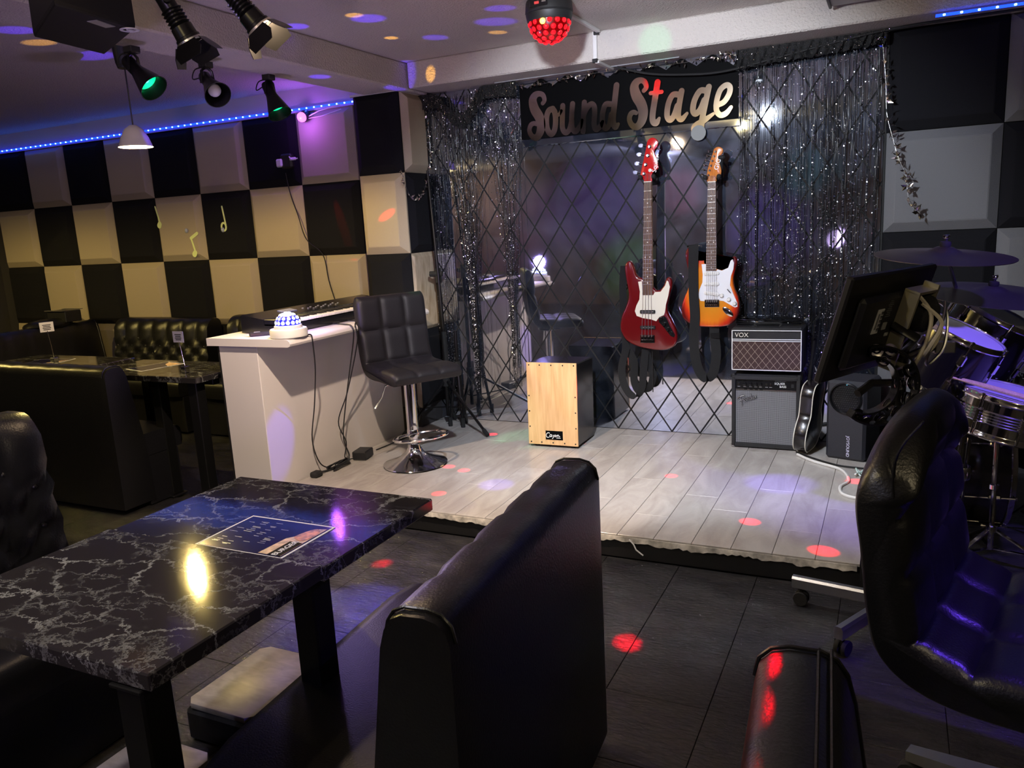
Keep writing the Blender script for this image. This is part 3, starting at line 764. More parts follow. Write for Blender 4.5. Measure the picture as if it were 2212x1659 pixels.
# ------------------------------------------------------------------ white counter
t = thing('reception_counter', 'white laminate counter with an overhanging top left of the stage', 'counter', (-2.95, 3.5, 0))
M().box((-2.925, 3.53, 0.425), (0.25, 1.22, 0.85), 0.003).obj('body', white_lam, t, smooth=None)
pr = [(-3.10, 0.851), (-2.581, 0.851), (-2.569, 0.856), (-2.565, 0.866), (-2.569, 0.878), (-2.581, 0.886), (-2.603, 0.889), (-3.10, 0.889)]
M().loft([[(x, y, z) for x, z in pr] for y in (2.893, 4.16)]).obj('countertop', white_lam, t, smooth=40)
m = M(); m.box((-3.055, 3.53, 0.42), (0.008, 1.22, 0.84)); m.obj('end_panel', black_plastic, t, smooth=None)

# keyboard on the counter
t = thing('digital_piano', 'black electronic keyboard lying along the white counter top', 'keyboard', (-2.86, 3.6, 0.89))
kx0, kx1, ky0, ky1 = -3.02, -2.72, 3.06, 4.10
pr = [(kx0, 0.893), (kx1, 0.893), (kx1, 0.935), (kx1 - 0.145, 0.938), (kx1 - 0.15, 0.962), (kx0 + 0.01, 0.985), (kx0, 0.975)]
M().loft([[(x, y, z) for x, z in pr] for y in (ky0, ky1)]).obj('case', black_gloss, t, smooth=25)
M().box((kx1 - 0.0735, ky0 + 0.055, 0.945), (0.146, 0.11, 0.034), 0.003).obj('end_block', black_gloss, t, smooth=None)
ky0 += 0.085; wk = (ky1 - ky0 - 0.07) / 43
kme = M().box((0, 0, 0), (0.135, wk - 0.0012, 0.012), 0.0015).mesh('white_key', None); kme.materials.append(ivory)
bme = M().box((0, 0, 0), (0.085, wk * 0.55, 0.012), 0.002).mesh('black_key', None); bme.materials.append(black_gloss)
for i in range(43):
    y = ky0 + 0.035 + wk * (i + 0.5)
    link_mesh('white_key', kme, t, (kx1 - 0.072, y, 0.945))
    if i % 7 in (0, 1, 3, 4, 5) and i < 42: link_mesh('black_key', bme, t, (kx1 - 0.10, y + wk / 2, 0.954))
m = M()
for i in range(14): m.box((kx0 + 0.08 + 0.02 * (i % 3), 3.45 + 0.022 * i, 0.9755 - 0.0025 * (i % 3)), (0.008, 0.008, 0.003))
m.obj('buttons', silver_print, t)
M().box((kx0 + 0.075, 3.33, 0.977), (0.05, 0.10, 0.004), rot=Matrix.Rotation(0.165, 4, 'Y')).obj('display', mat('lcd_grey', (0.25, 0.27, 0.33), 0.3), t)

t = thing('remote_control', 'small black remote control lying on the white counter corner', 'remote', (-2.83, 3.02, 0.89))
X = Matrix.Translation((-2.835, 3.00, 0.8995)) @ Matrix.Rotation(0.75, 4, 'Z')
M().box((0, 0, 0), (0.115, 0.04, 0.019), 0.005, T=X).obj('case', black_plastic, t)
M().box((-0.02, 0, 0.0102), (0.03, 0.02, 0.002), 0.001, T=X).obj('keypad', silver_print, t)

# disco dome on the counter
def dome_beads(t, c, R, rows, me, up=1):
    for ph, n, o in rows:
        for k in range(n):
            a = 2 * pi * (k + o) / n
            d = Vector((cos(ph) * cos(a), cos(ph) * sin(a), up * sin(ph)))
            link_mesh('lens_bead', me, t, Vector(c) + d * R, rot=frame_to(d).to_euler())
def bead_mesh(r, mtl):
    q = M().lathe([(r, 0), (r * 0.86, r * 0.28), (r * 0.5, r * 0.5), (0, r * 0.6)], 10).mesh('lens_bead', 60); q.materials.append(mtl); return q
DC = Vector((-2.645, 2.985, 0.889))
dome = thing('disco_dome_lamp', 'small white disco dome lamp glowing on the white counter corner', 'disco lamp', DC)
X = Matrix.Translation(DC)
M().lathe([(0, 0.0), (0.086, 0.0), (0.09, 0.004), (0.09, 0.036), (0.086, 0.042), (0.068, 0.043), (0.066, 0.056), (0.062, 0.060), (0, 0.060)], 36, X).obj('base', white_plastic, dome)
M().lathe([(0.060, 0.058), (0.058, 0.078), (0.048, 0.098), (0.028, 0.112), (0, 0.117)], 28, X).obj('shell', mat('blue_shell', (0.01, 0.01, 0.08), 0.2, emit=(0.03, 0.03, 1.0), estr=1.2), dome)
bm_ = bead_mesh(0.0105, emitter('white_bead', (0.80, 0.86, 1.0), 7.0))
dome_beads(dome, DC + Vector((0, 0, 0.060)), 0.0565, [(0.22, 15, 0), (0.60, 13, 0.5), (0.98, 8, 0), (1.36, 3, 0.3)], bm_)

# cords hanging down the counter side
def cord(label, P, r=0.0035, mtl=None, name='hanging_cable', n=6, cat='cord', group=None):
    P = catmull(P, 6, closed=False)
    t = thing(name, label, cat, P[0], group=group)
    M().tube(P, r, 6).obj('cable', mtl or black_plastic, t)
    return t
cord('thin black cord hanging from the disco dome lamp down the counter side', [(-2.57, 3.03, 0.893), (-2.559, 3.045, 0.888), (-2.559, 3.05, 0.84), (-2.62, 3.12, 0.70), (-2.70, 3.18, 0.5), (-2.765, 3.21, 0.3), (-2.765, 3.25, 0.16), (-2.74, 3.31, 0.112), (-2.72, 3.36, 0.106)])
cord('black cord hanging nearest from the keyboard over the counter edge', [(-2.718, 3.42, 0.896), (-2.64, 3.40, 0.894), (-2.559, 3.37, 0.888), (-2.562, 3.38, 0.82), (-2.65, 3.43, 0.62), (-2.73, 3.47, 0.42), (-2.74, 3.44, 0.25), (-2.735, 3.47, 0.14), (-2.72, 3.42, 0.108)])
cord('second black cord crossing the other one beside the bar stool', [(-2.718, 3.55, 0.896), (-2.64, 3.52, 0.894), (-2.559, 3.40, 0.888), (-2.562, 3.41, 0.80), (-2.68, 3.44, 0.52), (-2.74, 3.41, 0.35), (-2.74, 3.46, 0.22), (-2.74, 3.44, 0.13), (-2.72, 3.55, 0.108)])
t = thing('power_adapter', 'black power adapter block on the stage by the counter foot', 'adapter', (-2.715, 3.53, 0.10))
M().box((-2.705, 3.555, 0.127), (0.085, 0.11, 0.05), 0.006, rot=Matrix.Rotation(0.2, 4, 'Z')).obj('case', black_plastic, t)
P = []
for i in range(70):
    a = i * 0.55; P.append((-2.72 + 0.022 * sin(a * 0.7) , 3.36 + 0.07 * cos(a) + 0.02 * sin(a * 2.3), 0.108 + 0.022 * (0.5 + 0.5 * sin(a * 1.37))))
t = thing('cable_bundle', 'tangled bundle of black cable on the floor along the counter foot', 'cable', P[0]); M().tube(P, 0.0045, 6).obj('cable', black_plastic, t)
t = thing('power_strip', 'black plug and socket lying at the counter foot near the marble table', 'plug', (-2.75, 3.2, 0.1))
m = M(); m.box((-2.745, 3.19, 0.116), (0.05, 0.06, 0.03), 0.008); m.tube([(-2.745, 3.22, 0.115), (-2.74, 3.27, 0.11), (-2.73, 3.32, 0.108)], 0.006, 6); m.obj('body', rubber, t)
t = thing('wall_plug', 'black plug with two dangling cords beside the counter far end', 'plug', (-2.70, 4.16, 0.35))
M().box((-2.715, 4.14, 0.36), (0.03, 0.06, 0.12), 0.006).obj('body', black_plastic, t)
m = M()
m.tube(catmull([(-2.70, 4.13, 0.30), (-2.69, 4.10, 0.22), (-2.68, 4.06, 0.14), (-2.66, 4.0, 0.107)], 6, False), 0.004, 6); m.obj('cable', black_plastic, t)
M().tube(catmull([(-2.70, 4.15, 0.30), (-2.68, 4.14, 0.2), (-2.70, 4.05, 0.108), (-2.70, 3.9, 0.107), (-2.715, 3.7, 0.107)], 6, False), 0.004, 6).obj('cable', black_plastic, t)

# ------------------------------------------------------------------ quilted bucket seats
def bucket_mesh(center, w, th, cells_s, cells_u, puff=0.016, nu=40, wfun=None, arch=0.0):
    """center: side profile polyline (x,z), from backrest top to seat front; width along Y"""
    C2 = catmull([(p[0], 0, p[1]) for p in center], 12, False); n = len(C2)
    S = [0.0]
    for a, b in zip(C2, C2[1:]): S.append(S[-1] + (b - a).length)
    tot = S[-1]; rings = []
    for iu in range(nu + 1):
        u = -1 + 2 * iu / nu
        ea = 1 - abs(u)
        inn = []; out = []
        for i in range(n):
            t = (C2[min(i + 1, n - 1)] - C2[max(i - 1, 0)]).normalized()
            nrm = Vector((-t.z, 0, t.x))         # towards the sitter for a profile running down then forward
            s = S[i] / tot
            es = min(s, 1 - s) * tot
            k = sqrt(max(0.0, 1 - max(0.0, 1 - es / (th * 0.6)) ** 2)) * 0.85 + 0.15
            k *= 0.72 + 0.28 * sqrt(max(0.0, 1 - max(0.0, 1 - ea / 0.10) ** 2))
            cs, cu = s * cells_s, (u + 1) / 2 * cells_u
            d1 = min(cs % 1, 1 - cs % 1); d2 = min(cu % 1, 1 - cu % 1)
            pf = puff * (1 - exp(-(d1 / 0.09))) * (1 - exp(-(d2 / 0.07))); dz = -arch * abs(u) ** 3.5 * max(0, 1 - s / 0.3) ** 1.3
            ww = (w / 2) * (wfun(s) if wfun else 1.0)
            ww *= 1 - 0.06 * (1 - min(1, es / 0.06)) ** 2
            inn.append((C2[i].x + nrm.x * (th / 2 * k + pf), u * ww, C2[i].z + nrm.z * (th / 2 * k + pf) + dz))
            out.append((C2[i].x - nrm.x * th / 2 * k, u * ww, C2[i].z - nrm.z * th / 2 * k + dz))
        rings.append(inn + out[::-1])
    return rings

def stool():
    loc = (-2.342, 3.54, 0.10)
    t = thing('bar_stool', 'black quilted bar stool with a chrome pedestal standing on the stage', 'stool', loc, radians(-30))
    prof = [(-0.165, 0.930), (-0.158, 0.84), (-0.146, 0.70), (-0.130, 0.60), (-0.10, 0.545), (-0.04, 0.525), (0.07, 0.525), (0.20, 0.520), (0.235, 0.508)]
    M().loft(bucket_mesh(prof, 0.41, 0.055, 4, 3)).obj('seat', stool_leather, t, smooth=60, local=True)
    M().lathe([(0.09, 0.49), (0.09, 0.475), (0.03, 0.46), (0.03, 0.25)], 20).obj('seat_plate', black_metal, t, local=True)
    M().lathe([(0, 0.475), (0.0, 0.475), (0.031, 0.475), (0.031, 0.20), (0.024, 0.20), (0.024, 0.09), (0.0, 0.09)], 24).obj('column', chrome, t, local=True)
    M().lathe([(0.0, 0.002), (0.17, 0.002), (0.178, 0.006), (0.176, 0.010), (0.14, 0.022), (0.09, 0.042), (0.05, 0.072), (0.036, 0.10), (0.034, 0.118), (0.026, 0.122), (0, 0.122)], 48).obj('base', chrome, t, local=True)
    ring = [(0.09 + 0.12 * cos(a), 0.15 * sin(a), 0.175 + 0.012 * cos(a)) for a in np.linspace(0, 2 * pi, 40)[:-1]]
    m = M(); m.tube(ring, 0.0085, 8, closed=True); m.lathe([(0.033, 0.16), (0.033, 0.195), (0.03, 0.20)], 20); m.obj('footrest', chrome, t, local=True)
    M().tube([(-0.02, -0.06, 0.475), (-0.03, -0.13, 0.455), (-0.03, -0.155, 0.40), (-0.03, -0.20, 0.345)], [0.004, 0.004, 0.005, 0.0065], 8).obj('lever', chrome, t, local=True)
stool()

def office_chair():
    t = thing('swivel_chair', 'black leather swivel chair with a quilted seat at the right edge', 'chair', (0.355, 1.80, 0), radians(-13))
    prof = [(-0.27, 0.955), (-0.315, 0.87), (-0.305, 0.72), (-0.29, 0.58), (-0.265, 0.50), (-0.19, 0.455), (-0.05, 0.445), (0.15, 0.455), (0.28, 0.455), (0.32, 0.44)]
    prof = [(x, z) for x, z in prof]
    M().loft(bucket_mesh(prof, 0.56, 0.082, 7, 3, 0.020, 44, arch=0.11)).obj('seat', leather, t, smooth=60, local=True)
    for yy in (-0.272, -0.262):
        P = catmull([(x + 0.028, yy, z + 0.018) for x, z in prof], 7, False)
        M().tube(P, 0.0022, 5).obj('stitching', leather, t, local=True)
    M().lathe([(0.10, 0.405), (0.10, 0.39), (0.035, 0.38), (0.03, 0.20), (0.022, 0.20), (0.022, 0.10), (0, 0.10)], 20).obj('column', black_metal, t, local=True)
    for k in range(5):
        a = 2 * pi * k / 5 + 0.5; X = Matrix.Rotation(a, 4, 'Z')
        m = M(); m.loft([[(x, -w, z0), (x, w, z0), (x, w, z1), (x, -w, z1)] for x, w, z0, z1 in ((0.0, 0.03, 0.08, 0.13), (0.30, 0.017, 0.065, 0.09))], T=X)
        m.obj('base_leg', steel, t, smooth=None, local=True)
        m = M(); Y = X @ Matrix.Translation((0.29, 0, 0.03)) @ Matrix.Rotation(pi / 2, 4, 'X')
        m.lathe([(0, -0.02), (0.028, -0.02), (0.03, -0.012), (0.03, 0.012), (0.028, 0.02), (0, 0.02)], 14, Y); m.obj('caster', rubber, t, local=True)
    return t
ch = office_chair()
bench('booth_bench', 'black booth bench back cut by the bottom edge, nearest the camera', (-0.155, 1.055, 0), pi + radians(4), 0.95, back_h=0.785, seat_w=0.32, seams=9, topstitch=True)
# ------------------------------------------------------------------ stage gear
def mic_stand():
    b = Vector((-2.60, 4.36, SZ))
    t = thing('microphone_stand', 'tall black boom microphone stand with tripod legs at the left end of the mirror', 'mic stand', b)
    hub = b + Vector((0, 0, 0.29))
    M().tube([b + Vector((0, 0, 0.06)), b + Vector((0, 0, 0.55)), b + Vector((0, 0, 0.98))], 0.012, 10).obj('tube', black_metal, t)
    m = M(); m.tube([b + Vector((0, 0, 0.93)), b + Vector((0, 0, 1.02))], 0.02, 10); m.tube([b + Vector((-0.05, -0.02, 0.985)), b + Vector((0.03, 0.0, 0.985))], 0.017, 8); m.obj('clutch', rubber, t)
    M().tube([b + Vector((0.03, -0.03, 0.45)), b + Vector((0.012, -0.02, 0.98)), b + Vector((-0.03, 0.01, 1.62))], [0.011, 0.010, 0.008], 8).obj('boom_arm', black_metal, t)
    M().tube([b + Vector((0.034, -0.032, 0.42)), b + Vector((0.026, -0.028, 0.62))], 0.016, 8).obj('counterweight', rubber, t)
    M().tube([hub + Vector((0, 0, -0.03)), hub + Vector((0, 0, 0.03))], 0.024, 10).obj('hub', rubber, t)
    for dx, dy in ((0.40, -0.22), (-0.12, -0.36), (-0.02, 0.12)):
        tip = b + Vector((dx, dy, 0.012))
        l = M(); l.tube([hub + Vector((dx * 0.04, dy * 0.04, 0)), tip], 0.009, 8); lo = l.obj('leg', black_metal, t)
        d = (tip - hub).normalized()
        M().tube([tip - d * 0.05, tip], 0.013, 8).obj('foot_cap', rubber, lo)
        M().tube([b + Vector((0, 0, 0.12)), hub.lerp(tip, 0.5)], 0.004, 6).obj('brace', black_metal, t)
mic_stand()
def folded_stand(label, b):
    b = Vector(b); t = thing('folded_stand', label, 'mic stand', b)
    M().tube([b + Vector((0, 0, 0.10)), b + Vector((0.004, 0, 0.62))], 0.011, 8).obj('tube', black_metal, t)
    M().tube([b + Vector((0, 0, 0.36)), b + Vector((0.0, 0, 0.42))], 0.022, 8).obj('hub', rubber, t)
    for dx, dy in ((0.05, -0.06), (-0.05, -0.05), (0.01, 0.05)):
        lo = M().tube([b + Vector((dx * 0.2, dy * 0.2, 0.40)), b + Vector((dx, dy, 0.012))], 0.010, 8).obj('leg', black_metal, t)
        M().tube([b + Vector((dx, dy, 0.06)), b + Vector((dx, dy, 0.0))], 0.014, 8).obj('foot_cap', rubber, lo)
folded_stand('folded black stand with bundled legs left of the tripod microphone stand', (-2.52, 4.38, SZ))

def cajon():
    X = Matrix.Translation((-1.722, 4.025, SZ)) @ Matrix.Rotation(radians(1.5), 4, 'Z') @ Matrix.Rotation(radians(-2.0), 4, 'X')
    t = thing('cajon', 'wooden box drum with a birch front and black sides standing before the mirror', 'cajon', (-1.722, 4.15, SZ))
    M().box((0, 0.155, 0.252), (0.300, 0.285, 0.474), 0.006, T=X).obj('body', black_gloss, t, smooth=None)
    M().box((0, 0.008, 0.254), (0.302, 0.008, 0.476), 0.0015, T=X).obj('front_plate', birch, t, smooth=None)
    sm = M().lathe([(0, 0.003), (0.003, 0.0025), (0.0045, 0.0)], 8).mesh('screw', 60); sm.materials.append(black_metal)
    for sx, szz in [(x, 0.478) for x in (-.135, -.07, 0, .07, .135)] + [(x, 0.030) for x in (-.135, -.07, 0, .07, .135)] + [(s, z) for s in (-.14, .14) for z in (.12, .21, .30)]:
        link_mesh('screw', sm, t, X @ Vector((sx, 0.0038, szz)), rot=(pi / 2, 0, 0))
    M().box((0.008, 0.003, 0.074), (0.104, 0.002, 0.052), T=X).obj('label_plate', sign_black, t, smooth=None)
    Y = X @ Matrix.Translation((0.0, 0.0012, 0.074)) @ Matrix.Rotation(pi / 2, 4, 'X')
    W = {'C': [(-.018, .012), (-.030, .014), (-.040, .002), (-.036, -.012), (-.022, -.012)], 'a': [(-.008, .004), (-.016, .003), (-.018, -.008), (-.009, -.006), (-.006, .004), (-.006, -.009)],
         'j': [(.004, .003), (.003, -.012), (-.004, -.020)], 'o': [(.014, .004), (.010, -.002), (.014, -.008), (.020, -.002), (.014, .004)], 'n': [(.026, .004), (.026, -.007), (.030, .003), (.036, .002), (.037, -.006), (.044, -.004)]}
    for P in W.values():
        m = M(); m.tube(catmull([(x, y, 0) for x, y in P], 5, False), 0.0020, 6, T=Y); m.obj('letter', white_print, t)
    m = M(); m.box((0.034, -0.014, 0), (0.026, 0.003, 0.001), T=Y); m.obj('small_print', white_print, t, smooth=None)
    for sx in (-0.11, 0.11):
        for yy in (0.04, 0.27):
            M().lathe([(0, 0), (0.016, 0), (0.014, 0.02), (0, 0.02)], 12, X @ Matrix.Translation((sx, yy, -0.004))).obj('foot', rubber, t)
cajon()

# --- guitars: local XZ plane, front towards -Y
def XZ(y=0.0):
    """maps slab XY (+Z thickness) to XZ with thickness towards -Y"""
    return Matrix(((1, 0, 0, 0), (0, 0, -1, y), (0, 1, 0, 0), (0, 0, 0, 1)))
def mm(L): return [(a / 1000, b / 1000) for a, b in L]
def strings(m, tops, bots, y0, y1, r=0.0007):
    for a, b in zip(tops, bots): m.tube([(a[0] / 1000, y0, a[1] / 1000), (b[0] / 1000, y1, b[1] / 1000)], r, 5)
def hanger(t, x, z, y):
    m = M(); m.box((x, y + 0.115, z + 0.01), (0.05, 0.012, 0.09), 0.004); m.tube([(x, y + 0.11, z), (x, y + 0.03, z)], 0.008, 8); m.obj('hanger_arm', black_metal, t, local=True)
    for s in (-1, 1):
        m = M(); m.tube([(x, y + 0.03, z), (x + s * 0.033, y + 0.025, z), (x + s * 0.036, y - 0.03, z + 0.004)], 0.009, 8); m.sphere((x + s * 0.036, y - 0.032, z + 0.006), 0.013, 10, 6); m.obj('hook', rubber, t, local=True)
GY = 4.385
def bass():
    o = (-1.253, GY, 0.935)
    t = thing('bass_guitar', 'dark red bass guitar with a cream pickguard hanging on the mirror wall', 'guitar', o)
    body = [(-29, 91), (-52, 99), (-66, 119), (-77, 157), (-94, 188), (-115, 188), (-130, 161), (-125, 95), (-114, 29), (-113, -17), (-130, -67), (-155, -119), (-166, -181), (-158, -222), (-130, -264), (-77, -294), (-4, -311), (69, -318), (120, -309), (154, -285), (166, -244), (158, -199), (136, -149), (116, -109), (109, -74), (118, -29), (131, 16), (140, 50), (138, 80), (126, 95), (110, 90), (95, 56), (75, 29), (49, 24), (32, 40)]
    M().slab(catmull(mm(body), 4), 0.042, 0.010, XZ(0.038), nb=3).obj('body', bass_red, t, smooth=50, local=True)
    pg = [(-52, 74), (-29, 78), (-28, 0), (35, -1), (42, 14), (77, 17), (103, 50), (113, 78), (122, 72), (130, 42), (120, -8), (106, -57), (100, -97), (94, -115), (67, -127), (49, -150), (18, -140), (-28, -133), (-65, -120), (-75, -92), (-66, -62), (-47, -26), (-43, 19)]
    M().slab(mm(pg), 0.003, 0.001, XZ(-0.004), nb=1).obj('pickguard', cream, t, smooth=None, local=True)
    cp = [(62, -133), (95, -120), (108, -132), (125, -173), (155, -228), (148, -242), (129, -233), (99, -193), (64, -155)]
    M().slab(mm(cp), 0.003, 0.001, XZ(-0.004), nb=1).obj('control_plate', black_gloss, t, smooth=None, local=True)
    for x, z in ((77, -135), (96, -164), (115, -193)):
        M().lathe([(0.010, 0), (0.009, 0.016), (0.007, 0.018), (0, 0.018)], 14, Matrix.Translation((x / 1000, -0.007, z / 1000)) @ Matrix.Rotation(pi / 2, 4, 'X')).obj('knob', black_gloss, t, local=True)
    M().lathe([(0.009, 0), (0.008, 0.006), (0.004, 0.006), (0.004, 0.002), (0, 0.002)], 14, Matrix.Translation((0.134, -0.007, -0.218)) @ Matrix.Rotation(pi / 2, 4, 'X')).obj('jack', chrome, t, local=True)
    for x, z in ((1, -96), (0, -185)):
        m = M(); m.box((x / 1000, -0.010, z / 1000), (0.088, 0.014, 0.019), 0.003); pu = m.obj('pickup', black_plastic, t, smooth=None, local=True)
        q = M()
        for k in range(4):
            for s in (-.004, .004): q.lathe([(0.002, 0), (0, 0.001)], 6, Matrix.Translation(((x - 27 + 18 * k) / 1000 + s, -0.0172, z / 1000)) @ Matrix.Rotation(pi / 2, 4, 'X'))
        stuff(q.obj('pole_piece', silver_print, pu, local=True))
    m = M(); m.box((-0.004, -0.007, -0.252), (0.084, 0.006, 0.046), 0.002); m.obj('bridge', chrome, t, smooth=None, local=True)
    for k in range(4):
        M().box((-0.033 + 0.019 * k, -0.013, -0.245), (0.015, 0.010, 0.026), 0.003).obj('saddle', chrome, t, smooth=None, local=True)
    M().loft([[(a, -0.002, z), (b, -0.002, z), (b, 0.012, z), ((a + b) / 2, 0.022, z), (a, 0.012, z)] for a, b, z in ((-0.028, 0.031, 0.0), (-0.006, 0.035, 0.618))]).obj('neck', maple, t, smooth=None, local=True)
    M().loft([[(a, -0.008, z), (b, -0.008, z), (b, -0.002, z), (a, -0.002, z)] for a, b, z in ((-0.028, 0.031, -0.002), (-0.006, 0.035, 0.618))]).obj('fretboard', rosewood, t, smooth=None, local=True)
    fr = M(); dots = M()
    zz = [0.618 - 0.84 * (1 - 2 ** (-k / 12)) for k in range(0, 21)]
    for k in range(1, 20):
        z = zz[k]; f = z / 0.618; a = -0.028 + 0.022 * f; b = 0.031 + 0.004 * f
        fr.box(((a + b) / 2, -0.0085, z), (b - a, 0.0016, 0.0022))
        if k in (3, 5, 7, 9, 12, 15, 17, 19):
            zc = (zz[k] + zz[k - 1]) / 2
            for dx in ((-0.013, 0.013) if k == 12 else (0,)):
                dots.lathe([(0.0034, 0), (0, 0.0008)], 8, Matrix.Translation(((a + b) / 2 + dx, -0.0082, zc)) @ Matrix.Rotation(pi / 2, 4, 'X'))
    fr.obj('frets', steel, t, smooth=None, local=True); dots.obj('inlay_dots', ivory, t, smooth=None, local=True)
    M().box((0.0145, -0.008, 0.620), (0.042, 0.008, 0.005), 0.001).obj('nut', cream, t, smooth=None, local=True)
    hd = [(-6, 618), (-8, 632), (-28, 643), (-21, 690), (-7, 741), (9, 805), (17, 837), (40, 851), (64, 842), (75, 822), (69, 800), (53, 783), (55, 764), (67, 735), (74, 692), (69, 683), (40, 664), (37, 638), (35, 618)]
    M().slab(catmull(mm(hd), 3), 0.015, 0.003, XZ(0.012)).obj('headstock', head_red, t, smooth=45, local=True)
    for x, z in ((29, 804), (18, 758), (5, 711), (-6, 664)):
        m = M(); X = Matrix.Translation((x / 1000, -0.003, z / 1000)) @ Matrix.Rotation(pi / 2, 4, 'X')
        m.lathe([(0.011, 0), (0.010, 0.002), (0.005, 0.004), (0.0055, 0.016), (0, 0.016)], 12, X)
        m.tube([(x / 1000 - 0.01, 0.016, z / 1000), (x / 1000 - 0.045, 0.016, z / 1000 + 0.01)], 0.004, 6)
        m.slab([(-.013, -.006), (.0, -.011), (.013, -.006), (.013, .006), (0, .011), (-.013, .006)], 0.004, T=Matrix.Translation((x / 1000 - 0.055, 0.018, z / 1000 + 0.012)) @ XZ())
        m.obj('tuner', chrome, t, local=True)
    M().lathe([(0.010, 0), (0.009, 0.003), (0.003, 0.004), (0, 0.004)], 12, Matrix.Translation((0.028, -0.003, 0.680)) @ Matrix.Rotation(pi / 2, 4, 'X')).obj('string_tree', cream, t, local=True)
    text_obj('script_logo', 'Squier', 0.036, silver_print, t, Matrix.Translation(o) @ Matrix.Translation((0.060, -0.0042, 0.712)) @ Matrix.Rotation(radians(78), 4, 'Y').inverted() @ XZ().to_4x4() @ Matrix.Rotation(0, 4, 'Z'))
    m = M(); strings(m, [(3, 664), (10, 664), (20, 664), (28, 664)], [(-33, -240), (-14, -240), (5, -240), (24, -240)], -0.010, -0.020, 0.0011); m.obj('strings', steel, t, local=True)
    W = catmull([(-0.138, 0.012, 0.165), (-0.150, 0.018, 0.05), (-0.150, 0.02, -0.06), (-0.150, 0.02, -0.20), (-0.139, 0.012, -0.307), (-0.160, -0.01, -0.42), (-0.150, -0.02, -0.508), (-0.114, -0.02, -0.575), (-0.072, -0.01, -0.588), (-0.045, 0.0, -0.540), (-0.034, 0.005, -0.436), (-0.025, 0.02, -0.318)], 5, False)
    M().ribbon(W, 0.045, nrm=(0.75, 0.65, 0.15)).obj('strap', black_cloth, t, local=True)
    W = catmull([(-0.025, 0.03, -0.318), (-0.01, 0.045, -0.42), (0.008, 0.05, -0.48), (-0.02, 0.05, -0.56), (-0.075, 0.05, -0.575), (-0.106, 0.05, -0.51), (-0.104, 0.05, -0.40), (-0.135, 0.04, -0.33)], 5, False)
    M().ribbon(W, 0.045, nrm=(0.8, 0.6, 0.1)).obj('strap', black_cloth, t, local=True)
    M().tube([(0.012, 0.03, -0.31), (0.012, 0.03, -0.57)], 0.003, 5).obj('strap_cord', black_cloth, t, local=True)
    hanger(t, 0.015, 0.640, 0.01)
bass()
